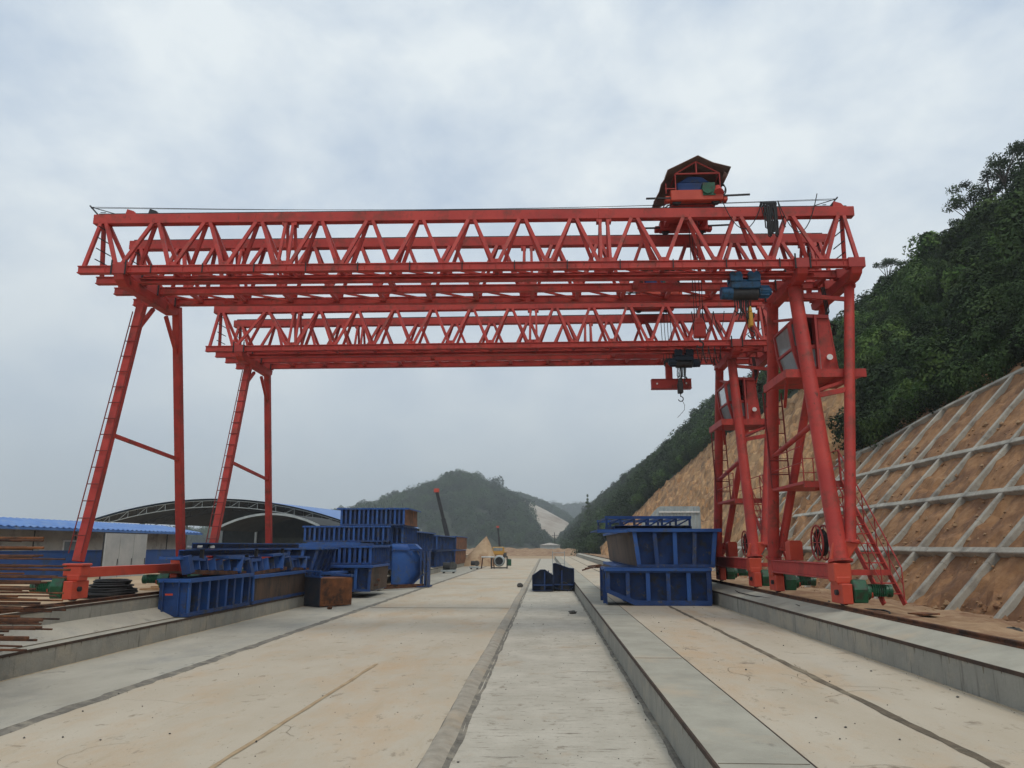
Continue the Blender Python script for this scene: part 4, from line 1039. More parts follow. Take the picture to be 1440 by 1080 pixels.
def festoon(x0, x1, y, z, label, drop=.55, n=4):
    root = thing('festoon_cable', ((x0+x1)/2, y, z-drop), label, 'cable', 'black festoon cables'); b = MB()
    for k in range(n):
        a = x0+(x1-x0)*k/n; c = x0+(x1-x0)*(k+1)/n
        for s in (0, .04): b.path([(a+(c-a)*i/10, y+s, z-drop*(1+s)*4*(i/10)*(1-i/10)) for i in range(11)], .011, 5)
    b.build('cable_loops', 'rope', root)
festoon(5.1, 5.9, 24.95, 8.95, 'narrow loops of black cable beside the far blue hoist', .55, 4)
festoon(5.0, 6.1, 25.0, 10.2, 'black cable loops hanging inside the far truss', .7, 3)

# ------------------------------------------------------------------ steel formwork
GB = 'blue steel formwork sections stacked in the yard'
def form(x0, x1, y0, y1, z0, z1, label, nf=5, ns=7, skin='skin', flange=.12, rz=0, ry=0, chamf=None, slant=0.0, col='blue', side=1, cols='blue', top=True, open_l=False, win=False):
    """steel side form: flanges, ribs over a skin plate on the front, ribs or bare skin along the side"""
    root = thing('formwork_section', ((x0+x1)/2, (y0+y1)/2, z0), label, 'formwork', GB)
    c = ((x0+x1)/2, (y0+y1)/2, z0); t = .035; d = min(.38, (y1-y0)*.4)
    def fin(m): 
        if rz: m.rot(c, rz)
        if ry: m.tilt(c, ry)
        return m
    h = z1-z0
    xa = lambda z: x0 + slant*(1-(z-z0)/h)     # inclined left and right flanks
    xb = lambda z: x1 - slant*(1-(z-z0)/h)
    if chamf:      # chamfered lower left corner of the front frame
        cx, cz = chamf
        out = [(x0, z1), (x1, z1), (x1, z0), (x0+cx, z0), (x0, z0+cz)]
        inn = [(x0+.13, z1-.16), (x1-.13, z1-.16), (x1-.13, z0+.16), (x0+cx+.07, z0+.16), (x0+.13, z0+cz+.08)]
        m = MB()
        for i in range(5):
            j = (i+1) % 5
            m.prism([out[i], out[j], inn[j], inn[i]], y0-.03, y0+.12)
        fin(m).build('front_frame', col, root)
        m = MB().prism([(x0+.02, z1-.02), (x1-.02, z1-.02), (x1-.02, z0+.02), (x0+cx, z0+.02), (x0+.02, z0+cz)], y0+d, y0+d+.03)
        fin(m).build('skin_panel', 'blue', root)
        m = MB().prism([(x0, z1-.03), (x0+.03, z1-.03), (x0+.03, z0+cz), (x0+cx, z0+.03), (x0+cx, z0), (x0, z0+cz)], y0+.12, y1)
        fin(m).build('bottom_plate', 'blue', root)
    else:
        m = MB().box(xa(z0)-.02, xb(z0)+.02, y0-.03, y0+.10, z0, z0+.10).box(xa(z0)+.01, xb(z0)-.01, y0+.1, y1, z0, z0+t)
        fin(m).build('bottom_flange', col, root)
        m = MB()
        for zz in (0, 1):
            pass
        m.prism([(xa(z0)+.03, z0+t), (xb(z0)-.03, z0+t), (xb(z1)-.03, z1-t), (xa(z1)+.03, z1-t)], y0+d, y0+d+.03)
        fin(m).build('skin_panel', 'blue' if col == 'blue' else col, root)
    if top:
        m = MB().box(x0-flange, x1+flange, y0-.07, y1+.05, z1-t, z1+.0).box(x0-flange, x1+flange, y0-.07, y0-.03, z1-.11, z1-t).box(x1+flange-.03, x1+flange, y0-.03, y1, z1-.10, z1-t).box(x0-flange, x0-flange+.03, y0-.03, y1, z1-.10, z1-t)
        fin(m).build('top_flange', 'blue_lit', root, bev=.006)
    for i in range(nf):
        f = i/(nf-1) if nf > 1 else .5
        xbm = xa(z0)+.05+(xb(z0)-xa(z0)-.1)*f; xt = xa(z1)+.05+(xb(z1)-xa(z1)-.1)*f
        if chamf and xbm < x0+chamf[0]+.06: zb_ = z0+chamf[1]*(1-(xbm-x0)/chamf[0])+.05; xbm = xt
        else: zb_ = z0+.09
        m = MB().bar((xbm, y0+.0, zb_), (xt, y0+.0, z1-t), .135, .03, (0, 1, 0)).bar((xbm, y0+d/2, zb_), (xt, y0+d/2, z1-t), .022, d, (0, 1, 0))
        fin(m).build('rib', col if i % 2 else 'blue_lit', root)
    for sg, xs in ((1, xb), (-1, xa)):
        if skin and side == sg or side == 2:
            m = MB().prism([(xs(z0)-.012*sg, z0+t), (xs(z0)+.012*sg, z0+t), (xs(z1)+.012*sg, z1-t), (xs(z1)-.012*sg, z1-t)], y0+.04, y1)
            fin(m).build('side_skin', skin, root)
        else:
            m = MB().prism([(xs(z0)-.03*sg-.01, z0+t), (xs(z0)-.03*sg+.01, z0+t), (xs(z1)-.03*sg+.01, z1-t), (xs(z1)-.03*sg-.01, z1-t)], y0+.06+(1.3 if win and sg > 0 else 0), y1)
            fin(m).build('side_skin', 'blue', root)
        if side != sg:
            for i in range(ns):
                yy = y0+.25+(y1-y0-.4)*i/max(1, ns-1)
                m = MB().bar((xs(z0)+.03*sg, yy, z0+.05), (xs(z1)+.03*sg, yy, z1-.05), .03, .12, (1, 0, 0))
                fin(m).build('rib', cols, root)
    return root

# right stack in front of the far crane legs
form(1.98, 5.45, 26.4, 28.2, .46, 1.68, 'lower blue form in the right hand stack with a chamfered lower left corner', 6, 2, None, .05, chamf=(.95, .42), side=0, top=True)
form(2.75, 5.4, 28.4, 38, .46, 1.66, 'low blue form hidden behind the chamfered one in the right hand stack', 4, 6, 'skin', .02, side=-1)
form(2.92, 5.75, 26.45, 38, 1.69, 2.97, 'upper blue form in the right hand stack with a brown left side plate', 5, 9, 'skin', .16, side=-1, slant=.14, win=True)
o = MB().box(1.72, 2.74, 26.3, 30.5, 2.90, 2.94).box(1.72, 2.74, 26.3, 26.34, 2.84, 2.90); solo(o, 'edge_plate', 'blue_lit', 'flat blue plate jutting left from the top of the right hand stack', 'plate')
def flat_frame(x0, x1, y0, y1, z0, z1, label, n=6, rz=0, ry=0):
    root = thing('lattice_section', ((x0+x1)/2, (y0+y1)/2, z0), label, 'lattice section', 'flat blue steel frames on top of stacks')
    c = ((x0+x1)/2, (y0+y1)/2, z0)
    for z in (z0+.05, z1-.05):
        m = MB()
        for y in (y0, y1): m.box(x0, x1, y-.05, y+.05, z-.05, z+.05)
        m.rot(c, rz).tilt(c, ry).build('rail', 'blue_lit' if z > z0+.1 else 'blue', root)
    for i in range(n):
        x = x0+.06+(x1-x0-.12)*i/(n-1); m = MB()
        m.box(x-.04, x+.04, y0-.03, y0+.03, z0+.1, z1-.1).box(x-.04, x+.04, y1-.03, y1+.03, z0+.1, z1-.1).box(x-.03, x+.03, y0+.05, y1-.05, z1-.1, z1-.04)
        m.rot(c, rz).tilt(c, ry).build('rib', 'blue', root)
    m = MB()
    for i in range(n-1):
        x = x0+.06+(x1-x0-.12)*i/(n-1); x2 = x0+.06+(x1-x0-.12)*(i+1)/(n-1)
        m.bar((x, y0, z0+.1), (x2, y0, z1-.1), .03, .05)
    m.rot(c, rz).tilt(c, ry).build('lacing', 'blue', root)
    return root
flat_frame(2.15, 5.3, 28.5, 33.0, 3.0, 3.47, 'blue lattice frame lying on top of the right hand stack', 7)
flat_frame(2.4, 5.0, 27.2, 28.2, 2.98, 3.1, 'thin blue frame on the front edge of the right hand stack', 4)

# front left pair, lying over the left kerb
form(-12.65, -8.15, 23.30, 24.15, .47, 1.50, 'front blue ribbed form of the left stack, nearest the camera', 8, 2, 'skin', .08, side=0, rz=R(90), slant=.03)
form(-13.35, -7.35, 28.75, 29.55, .47, 1.42, 'long blue form with bare brown face lying behind the front left form', 2, 2, 'skin', .08, side=0, rz=R(90), slant=.03)
b_ = MB().box(-9.965, -9.945, 26.3, 32.0, .52, 1.36); o = solo(b_, 'skin_sheet', 'skin', 'long brown steel sheet leaning on the form left of the rusty box', 'steel sheet')
st = MB().box(-10.62, -10.40, 21.435, 21.445, 1.05, 1.10); so = solo(st, 'sticker', 'orange', 'small red sticker on the face of the front left form', 'sticker')
# tilted tray form on top
def tray(x0, x1, y, z0, z1, label, nr=7, ry=.05, deep=1.4, rz=0):
    root = thing('tray_form', ((x0+x1)/2, y, z0), label, 'formwork', GB); c = ((x0+x1)/2, y, z0)
    def fin(m): return m.tilt(c, ry).rot(c, rz)
    fin(MB().box(x0, x1, y, y+deep, z0, z0+.06).box(x0, x1, y-.03, y+.03, z0-.02, z0+.10)).build('bottom_plate', 'rust', root)
    fin(MB().box(x0+.1, x1-.6, y+.9, y+deep, z1-.05, z1).box(x0-.35, x0+1.3, y+.1, y+.7, z1-.12, z1-.04).box(x1-1.5, x1+.15, y+.0, y+.5, z1-.02, z1+.06)).build('top_plate', 'blue_lit', root)
    for i in range(nr):
        x = x0+.25+(x1-x0-.9)*i/(nr-1)
        fin(MB().bar((x-.03, y+.12, z0+.08), (x+.12, y+.25, z1-.08), .09, .22, (0, 1, 0))).build('rib', 'blue_lit' if i % 2 else 'blue', root)
    fin(MB().bar((x1-.75, y, z0+.05), (x1-.35, y+.1, z1), .10, .25, (0, 1, 0))).build('end_rib', 'blue_lit', root)
    fin(MB().prism([(x1-.55, z0+.06), (x1-.1, z0+.06), (x1+.05, z1-.03), (x1-.3, z1-.03)], y+.1, y+deep)).build('end_plate', 'skin', root)
    fin(MB().bar((x0+.05, y, z0), (x0-.05, y+.1, z1-.02), .25, .25, (0, 1, 0))).build('end_rib', 'blue', root)
    fin(MB().tube((x0+.8, y+.5, z0+.22), (x0+.95, y+.3, z0+.22), .12, n=10)).build('pipe_end', 'orange', root, smooth=True)
tray(-12.15, -7.95, 23.6, 1.56, 2.05, 'tilted blue tray form with rusty edge lying on the front left stack', 7, ry=.04, deep=.85, rz=R(90))
tray(-11.9, -8.2, 27.9, 1.46, 2.02, 'second tilted blue tray form lying just behind the front left one', 6, ry=-.03, deep=.8, rz=R(90))
tray(-11.3, -8.8, 31.3, 1.44, 1.95, 'third blue tray form lying near the rusty box', 5, ry=.03, deep=.8, rz=R(90))

# long flat beams behind
for k, (xc, ya_, yb_, z, lb) in enumerate([(-10.22, 22.0, 31.6, 2.30, 'upper long blue channel beam laid along the top of the left stack'), (-10.55, 21.9, 30.2, 2.10, 'lower long blue channel beam beside the upper one on the left stack')]):
    root = thing('channel_beam', (xc, (ya_+yb_)/2, z), lb, 'steel beam', 'long blue channel beams')
    MB().box(xc-.02, xc+.01, ya_, yb_, z, z+.19).build('web', 'blue', root); MB().box(xc+.01, xc+.14, ya_, yb_, z+.16, z+.19).build('beam_flange', 'blue_lit', root); MB().box(xc+.01, xc+.14, ya_, yb_, z, z+.03).build('beam_flange', 'blue', root)
    for y in (22.6, 26.9, 29.6): MB().box(xc-.02, xc+.08, y-.05, y+.05, z-.27+.0*k, z).build('spacer', 'dark', root)
MB_w = MB(); rn = random.Random(12)
for k in range(14):
    q = Vector((-10.3+rn.uniform(-.3, .3), 22.3+rn.uniform(-.3, 1.6), 2.36)); MB_w.bar(q, q+Vector((rn.uniform(-.2, .2), rn.uniform(-.3, .3), rn.uniform(-.02, .05))), .13, .05)
solo(MB_w, 'plastic_wrap', 'bag', 'crumpled white plastic wrap on the near end of the blue channel beams', 'plastic wrap')
form(-13.2, -9.9, 33.5, 36, 1.2, 2.35, 'blue form with triangular gussets standing left of the rusty box', 6, 4, 'skin', .2, side=0, slant=.3)
form(-11.6, -9.5, 34.5, 37.5, .1, 1.25, 'blue form with brown side plate directly behind the rusty box', 5, 5, 'skin', .12, side=1, slant=.1)
form(-13.6, -10.7, 38, 42, .9, 2.45, 'blue form with brown end plate at middle height of the left row', 7, 5, 'skin', .12, side=1)
form(-10.4, -8.25, 36.5, 40.3, .3, 1.5, 'blue form with a bare brown lower side left of the curved shell', 4, 6, 'skin', .08, side=1, slant=.06)
form(-10.5, -8.4, 37, 41, 1.52, 2.42, 'ribbed blue form stacked on the form left of the curved shell', 9, 8, None, .08, side=0)
form(-16.0, -10.35, 50.5, 56, 2.66, 3.70, 'wide blue form in the second tier of the tall left stack', 18, 8, None, .12, side=0)
form(-13.6, -9.35, 50.5, 55.5, 3.72, 4.86, 'topmost blue form of the tall left stack with a brown right side', 15, 8, 'rust_o', .28, side=1)
form(-10.3, -9.5, 51, 56, 2.5, 3.70, 'short blue form at the right end of the second tier of the tall stack', 3, 8, None, .04, side=0)
form(-15.6, -12.2, 50.2, 54.5, .9, 2.64, 'blue form at the bottom of the tall left stack', 7, 5, None, .05, side=0)
form(-12.1, -9.9, 50.8, 55, .9, 2.48, 'tall blue form under the right end of the tall left stack', 5, 6, None, .05, side=0)
form(-14.4, -10.9, 44.5, 48, .9, 2.55, 'blue form between the middle row and the tall left stack', 8, 5, 'skin', .15, side=1)
form(-13.2, -10.0, 58, 68, 2.05, 3.5, 'upper blue form of the farther left stack', 9, 12, None, .25, side=0)
form(-13.0, -10.2, 58.5, 68, .5, 2.0, 'lower blue form of the farther left stack', 7, 12, None, .1, side=0)
form(-12.8, -9.9, 70, 82, 2.0, 3.35, 'upper blue form in the second of the farther left stacks', 7, 12, None, .2, side=0)
form(-12.6, -10.1, 70.5, 82, .5, 1.98, 'lower blue form in the second of the farther left stacks', 6, 12, None, .1, side=0)
form(-12.6, -9.8, 84, 95, 2.0, 3.45, 'farthest upper blue form on the left with a rusty side', 6, 8, 'rust_o', .1, side=1)
form(-12.4, -9.9, 84, 95, .4, 1.96, 'farthest lower blue form on the left by the sand pile', 6, 8, 'rust_o', .1, side=1)

# rusty box with a blue flank
def rusty_box():
    c = Vector((-9.0, 32.0, 0)); root = thing('steel_box_form', c, 'rusty brown steel box with one blue side on the concrete by the left kerb', 'steel box')
    rz = R(-42)
    MB().box(c.x-.62, c.x+.62, c.y-.75, c.y+.75, .03, 1.12).rot(c, rz).build('box_body', 'rust_o', root, bev=.02)
    MB().box(c.x-.66, c.x-.625, c.y-.76, c.y+.76, .02, 1.15).rot(c, rz).build('blue_side', 'blue', root)
    MB().box(c.x-.66, c.x+.62, c.y-.79, c.y-.755, .02, 1.15).rot(c, rz).build('front_plate', mat('dark_blue_rust', (.02, .03, .05), (.05, .04, .045), 2, .8), root)
    m = MB().box(c.x-.66, c.x+.66, c.y-.82, c.y-.72, 1.15, 1.22).box(c.x-.66, c.x+.66, c.y-.82, c.y-.72, 1.36, 1.42).box(c.x-.66, c.x+.66, c.y+.65, c.y+.78, 1.15, 1.24)
    for k in range(5): m.box(c.x-.6+k*.28, c.x-.54+k*.28, c.y-.8, c.y-.74, 1.22, 1.36)
    m.rot(c, rz).build('top_rail', 'blue_lit', root)
rusty_box()
# curved blue shell form
def shell():
    a = at(550, 823, 46.0); x0 = a.x; root = thing('curved_form', (x0+1, 46.6, 0), 'bright blue curved steel shell form standing on end', 'formwork')
    z1 = 2.5; m = MB(); n = 14; w = 1.7
    prof = [(x0+.0, 46.30)]
    for i in range(n+1):
        t = i/n; prof.append((x0+w*t, 46.00+.18*math.sin(t*math.pi)-0.0*t + (t**3)*.6))
    m = MB(); k = 10
    for j in range(k+1):
        z = .05+(z1-.05)*j/k; bulge = 1 - .22*max(0, (j/k-.72)/.28)**2
        for i in range(n+1):
            t = i/n; cut = .55*max(0, (.28-j/k)/.28)*1.2
            m.v.append(Vector((x0+(w-cut*t*.9)*t*bulge, 45.95-.10*math.sin(t*math.pi)+t**3*.75, z)))
    for j in range(k):
        for i in range(n): q = j*(n+1)+i; m.f.append((q, q+1, q+n+2, q+n+1))
    o = m.build('shell_plate', 'blue_lit', root, smooth=True); s = o.modifiers.new('t', 'SOLIDIFY'); s.thickness = .03; s.offset = 1
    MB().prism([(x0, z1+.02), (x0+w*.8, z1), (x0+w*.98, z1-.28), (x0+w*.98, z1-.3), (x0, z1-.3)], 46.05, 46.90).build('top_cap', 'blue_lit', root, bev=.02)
    MB().box(x0-.05, x0+2.3, 45.80, 45.90, z1-.38, z1-.32).box(x0-.05, x0+2.3, 45.80, 47.00, .03, .1).build('flange', 'blue', root)
    m = MB()
    for x in (x0+1.72, x0+1.95, x0+2.15): m.box(x, x+.08, 45.85, 46.60, .1, z1-.38)
    m.bar((x0+1.5, 45.90, z1-.4), (x0+2.1, 45.90, 1.3), .06, .06).bar((x0+1.3, 45.90, .2), (x0+2.2, 45.90, 1.0), .06, .06)
    m.build('back_frame', 'blue', root)
shell()
# small pair in the channel
def end_form(cx, y, label, dirn, h=1.15, w=1.05):
    root = thing('end_form', (cx, y, 0), label, 'formwork', 'small blue end forms standing in the channel')
    a, b_ = cx-w/2, cx+w/2
    if dirn > 0: prof = [(a, .05), (b_, .05), (b_, h*.72), (cx+.12, h*.98), (cx-.12, h*.98), (a, h*.72)]
    else: prof = [(a, .22), (a+.15, .12), (b_-.25, .03), (b_, .22), (b_, h*.98), (b_-.25, h*1.0), (a+.1, h*1.22), (a, h*1.2)]
    MB().prism(prof, y+.35, y+.40).build('skin_panel', 'bluedk', root)
    m = MB()
    for i in range(len(prof)):
        p, q = prof[i], prof[(i+1) % len(prof)]; m.bar((p[0], y+.2, p[1]), (q[0], y+.2, q[1]), .06, .42, (0, 1, 0)) if False else m.bar((p[0], y+.2, p[1]), (q[0], y+.2, q[1]), .40, .04, (q[1]-p[1], 0, p[0]-q[0]))
    m.build('edge_frame', 'bluedk', root)
    MB().box(cx-.03+.1*dirn, cx+.03+.1*dirn, y, y+.33, .1, h*.9).build('rib', 'blue', root); MB().box(a+.04, b_-.04, y-.02, y+.33, .30, .35).build('rib', 'blue', root); MB().tube((cx, y+.05, .17), (cx, y+.33, .17), .3 if dirn < 0 else .12, n=14).build('roller', 'dark', root)
    m = MB().box(a, b_, y+.5, y+3.2, .04, .3).box(a+.05, a+.12, y+.5, y+3.2, .3, h*.7).box(b_-.12, b_-.05, y+.5, y+3.2, .3, h*.75); m.build('tray', 'bluedk', root)
    m = MB()
    for k in range(5): m.bar((cx-.4+.18*k, y+.6+.3*k, h*.72), (cx-.2+.13*k, y+1.6, h*.80+.03*k), .05, .05)
    m.build('loose_rods', 'stone', root)
end_form(-.22, 42.3, 'small blue end form on the left of the pair standing in the channel', 1, 1.15, 1.12)
end_form(.92, 42.9, 'small blue end form on the right of the pair standing in the channel', -1, 1.2, 1.12)
# thin frame ladder above the pair
m = MB()
for x in (.35, 1.05): m.tube((x, 46, 0), (x, 46, 2.1), .02, n=5)
for z in (.8, 1.4, 2.0): m.tube((.35, 46, z), (1.05, 46, z), .015, n=5)
solo(m, 'scaffold_frame', 'galv', 'thin upright scaffold frame behind the small blue end forms', 'scaffold')

# ------------------------------------------------------------------ buildings on the left
def barracks():
    root = thing('site_barracks', (-27.5, 52, .6), 'long single storey site barracks with a blue corrugated roof and cream wall', 'building')
    MB().box(-28.6, -25.6, 22, 54, .5, 3.2).build('wall', 'cream', root)
    for k in range(9): MB().box(-25.6, -25.57, 24+3.4*k, 24.06+3.4*k, .5, 3.15).build('wall_joint', 'under', root)
    m = MB(); n = 130
    for i in range(n+1):
        y = 21.5+33*i/n; o = .07*(1 if i % 2 else 0)
        m.v += [Vector((-24.7, y, 3.28+o)), Vector((-27.6, y, 3.78+o)), Vector((-29.3, y, 3.4+o))]
    for i in range(n):
        for k in range(2): a = i*3+k; m.f.append((a, a+1, a+4, a+3))
    o = m.build('roof', 'roofb', root); s = o.modifiers.new('t', 'SOLIDIFY'); s.thickness = .04; s.offset = -1
    MB().box(-24.72, -24.66, 21.5, 54.5, 3.16, 3.27).build('fascia', 'roofb', root)
    for y in (27, 33.5, 40, 47):
        w = MB().box(-25.6, -25.55, y, y+1.3, 1.7, 2.7).build('window', 'white', root); MB().box(-25.55, -25.535, y+.08, y+1.22, 1.78, 2.62).build('pane', 'glass', w)
barracks()
def fence():
    root = thing('hoarding_fence', (-22, 38, .6), 'blue sheet hoarding fence below the cream barracks wall', 'fence')
    m = MB(); y = 30.0
    while y < 70: m.box(-22.05, -22.0, y, y+.16, .55, 2.16).box(-22.02, -22.0, y+.16, y+.24, .55, 2.16); y += .24
    m.build('fence_sheet', 'fenceb', root); MB().box(-22.08, -21.97, 30, 70, 2.16, 2.2).build('cap_rail', 'fenceb', root)
    for k in range(11): MB().box(-22.14, -22.06, 30+4*k, 30.08+4*k, .5, 2.15).build('post', 'under', root)
    m = MB(); y = 20.0
    while y < 30: m.box(-22.05, -22.0, y, y+.16, .55, 2.3).box(-22.02, -22.0, y+.16, y+.24, .55, 2.3); y += .24
    o = m.build('fence_sheet', 'cream', root); o['label'] = 'pale unpainted sheets at the near end'
fence()
def cabinet():
    p = at(153, 750, 36.5); root = thing('panel_screen', (-20.4, 38, .7), 'row of three pale grey upright panels in front of the blue fence', 'panels')
    for k in range(3):
        y = 35.0+k*1.25; o = MB().box(-20.42, -20.36, y, y+1.2, .75, 2.98).build('panel', 'greyp', root)
        MB().box(-20.36, -20.34, y+1.1, y+1.14, 1.5, 1.8).build('handle', 'dark', o)
    MB().box(-20.47, -20.42, 34.95, 38.75, .72, 3.02).build('back_frame', 'dark', root)
cabinet()
def arch_shed():
    root = thing('arched_shed', (-34, 84, .5), 'open arched workshop shed with dark underside, truss rim and blue roof', 'building')
    def arch(xa, za, xb_, zb_, rise, y, n=28):
        out = []
        for i in range(n+1):
            t = i/n; out.append(Vector((xa+(xb_-xa)*t, y, za+(zb_-za)*t+rise*4*t*(1-t))))
        return out
    A = at(128, 733, 80); B = at(492, 737, 80); ap = at(290, 703, 80)
    rise = ap.z-(A.z+B.z)/2
    a0 = arch(A.x, A.z, B.x, B.z, rise, 80)
    sh = Vector((3.2, 26, 0)); m = MB(); nn = len(a0)
    m.v = [p.copy() for p in a0]+[p+sh for p in a0]
    for i in range(nn-1): m.f.append((i, i+1, nn+i+1, nn+i))
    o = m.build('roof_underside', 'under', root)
    m = MB(); m.v = [p+Vector((0, -.3, .12)) for p in a0]+[p+sh+Vector((0, 0, .12)) for p in a0]
    for i in range(nn-1): m.f.append((i, i+1, nn+i+1, nn+i))
    m.build('roof', 'roofb', root)
    for yy, cc in ((-.05, 'galv'), (8, 'under')):
        m = MB(); off = Vector((sh.x*max(0, yy)/26, yy, 0))
        lowp = [p+off-Vector((0, 0, .75)) for p in a0]; hip = [p+off-Vector((0, 0, .08)) for p in a0]
        m.path(lowp, .045, 5); m.path(hip, .045, 5)
        for i in range(nn-1): m.bar(lowp[i], hip[i+1] if i % 2 else hip[i], .04, .04).bar(hip[i] if i % 2 else lowp[i+1], lowp[i] if i % 2 else hip[i+1], .035, .035)
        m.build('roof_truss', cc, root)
    for p in (a0[0], a0[-1]):
        for k in range(4):
            q = p+sh*(k/3); MB().box(q.x-.15, q.x+.15, q.y-.15, q.y+.15, .3, q.z).build('column', 'galv', root)
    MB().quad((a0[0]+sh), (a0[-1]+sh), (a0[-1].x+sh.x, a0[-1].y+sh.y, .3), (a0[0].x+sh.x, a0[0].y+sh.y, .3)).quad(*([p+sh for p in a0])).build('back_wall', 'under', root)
arch_shed()
def inner_shed():
    root = thing('arched_shelter', (-26, 72, .6), 'lower arched shelter with a white trimmed rim under the big arched roof', 'building')
    n = 20; A = at(300, 745, 70); B = at(448, 738, 70); ap = at(378, 722, 70); rise = ap.z-(A.z+B.z)/2; f = []; g = []
    for i in range(n+1):
        t = i/n; p = Vector((A.x+(B.x-A.x)*t, 70, A.z+(B.z-A.z)*t+rise*4*t*(1-t))); f.append(p); g.append(p+Vector((.6, 9, 0)))
    m = MB(); m.v = f+g
    for i in range(n): m.f.append((i, i+1, n+2+i, n+1+i))
    o = m.build('canopy', 'under', root); s = o.modifiers.new('t', 'SOLIDIFY'); s.thickness = .06
    m = MB()
    for i in range(n): m.bar(f[i]+Vector((0, -.05, -.06)), f[i+1]+Vector((0, -.05, -.06)), .08, .2)
    m.build('rim', 'galv', root)
    for p in (f[0], f[-1], g[0], g[-1]): MB().box(p.x-.1, p.x+.1, p.y-.1, p.y+.1, .3, p.z).build('post', 'galv', root)
    MB().box(f[4].x, f[-3].x, 77, 77.1, .3, 3.2).build('back_screen', mat('dark_sheet', (.04, .05, .045), (.07, .08, .07), 1, .8), root)
inner_shed()
# grey sheet enclosure behind the right hand stack
def sheets():
    root = thing('sheet_enclosure', (10, 62, .7), 'pale grey corrugated sheet enclosure behind the right hand blue stack', 'enclosure')
    a = at(905, 740, 62); b_ = at(983, 711, 62); m = MB(); n = 34
    for i in range(n+1):
        x = 7.6+(b_.x-7.6)*i/n; o = .06*(i % 2); zt = 4.2+sstep(7.6, 9.2, x)*1.3 - (.0)
        m.v += [Vector((x, 62+o, .7)), Vector((x, 62+o, min(zt, b_.z)))]
    for i in range(n): m.f.append((2*i, 2*i+2, 2*i+3, 2*i+1))
    m.build('front_sheet', 'galv', root)
    MB().box(b_.x-.05, b_.x+.1, 62.1, 66, .7, b_.z-.1).build('side_sheet', 'galv', root)
    MB().box(9.0, b_.x, 61.9, 61.97, 5.0, 5.1).build('rail', 'white', root)
sheets()

# ------------------------------------------------------------------ rebar rack, coil, timber, small things
def rack():
    root = thing('bar_rack', (-13.2, 12.6, .9), 'rusty steel rack carrying the layered bars at the left edge', 'rack')
    for x in (-11.3, -13.9):
        MB().box(x-.06, x+.06, 11.6, 11.72, .4, 2.75).box(x-.06, x+.06, 14.3, 14.42, .4, 2.75).build('post', 'rust', root)
        m = MB()
        for k in range(12): m.box(x-.04, x+.04, 11.72, 14.3, .88+.15*k-.045, .88+.15*k-.013)
        m.build('shelf_bars', 'rust', root)
rack()
rb = random.Random(5)
k_ = 0
LAY = [('topmost', 2.53), ('second', 2.38), ('third', 2.23), ('fourth', 2.08), ('fifth', 1.93), ('sixth', 1.78), ('seventh', 1.63), ('eighth', 1.48), ('ninth', 1.33), ('tenth', 1.18), ('eleventh', 1.03), ('lowest', .88)]
for li, (nm, z) in enumerate(LAY):
    for j in range(5):
        y = 11.9+.52*j+rb.uniform(-.1, .1); end = -(768-rb.uniform(5, 98))/1068*y if li > 2 else -(768-rb.uniform(20, 60))/1068*y
        if li == 2 and j == 0: end = -(768-96)/1068*y
        r = rb.choice((.013, .016, .019)); droop = rb.uniform(0, .05)
        m = MB().path([(-16, y+rb.uniform(-.1, .1), z+.0), (-13.9, y, z), (-11.3, y, z), (end, y+rb.uniform(-.12, .12), z-droop)], r, 6)
        solo(m, 'steel_bar', 'rust' if rb.random() < .85 else 'rust_o', 'rusty reinforcing bar in the %s layer of the rack at the left edge' % nm, 'steel bar', 'rusty bars on the rack, ' + nm + ' layer', base=(-12.5, y, z))
for j, (px, py, Y, lb) in enumerate([(60, 872, 11.2, 'upper'), (50, 884, 10.9, 'middle'), (40, 897, 10.6, 'lower')]):
    e = at(px, py, Y); m = MB().path([(-16, Y+.4, e.z+.1), (-12, Y+.1, e.z+.03), tuple(e)], .022, 6)
    solo(m, 'steel_bar', 'rust', '%s of three thick rusty bars jutting low over the left kerb' % lb, 'steel bar', 'thick bars low at the left edge', base=(-12, Y, e.z))
MB_c = MB(); cc = Vector((-12.1, 21.3, 1.0)); rn = random.Random(4)
for k in range(46):
    f = rn.random(); MB_c.ring((cc.x+rn.uniform(-.06, .06), cc.y+rn.uniform(-.1, .1), cc.z+.03+f*.46), (.66-.30*f**1.5)+rn.uniform(-.07, .03), .022, 'z', 26, 5)
o = solo(MB_c, 'cable_coil', 'rope', 'heap of black coiled cable on the ground right of the left crane foot', 'cable coil')
for k in range(5):
    p = Vector((-11.9+.1*k, 24.0+.5*k, .98+.05*k)); m = MB().bar(p+Vector((-1.3, .3, 0)), p+Vector((1.0, -.1, .14)), .12, .05)
    solo(m, 'timber_plank', 'timber', 'pale timber plank in the small pile between coil and blue form', 'plank', 'timber planks by the coil')
def rock(x, y, z, s, m_, name, label, cat, group=None, seed=0, sq=.6):
    r_ = random.Random(seed); b = MB(); n = 9; mm = 5
    for j in range(mm+1):
        f = j/mm*math.pi
        for i in range(n):
            a = 2*math.pi*i/n; rr_ = s*(1+r_.uniform(-.25, .25)); b.v.append(Vector((x+rr_*math.sin(f)*math.cos(a), y+rr_*math.sin(f)*math.sin(a), z+s*sq+rr_*math.cos(f)*sq)))
    for j in range(mm):
        for i in range(n): b.f.append((j*n+i, j*n+(i+1) % n, (j+1)*n+(i+1) % n, (j+1)*n+i))
    return solo(b, name, m_, label, cat, group)
rock(.93, 28.9, -.02, .16, 'stone', 'stone', 'dark flat stone lying on the channel floor', 'stone', seed=1, sq=.35)
rock(-1.6, 46.5, 0, .2, 'stone', 'stone', 'small dark stone beside the channel lip before the blue forms', 'stone', seed=2)
rock(8.5, 14.9, .78, .14, 'stone', 'stone', 'grey lump of stone at the slope foot near the right edge', 'stone', seed=3)
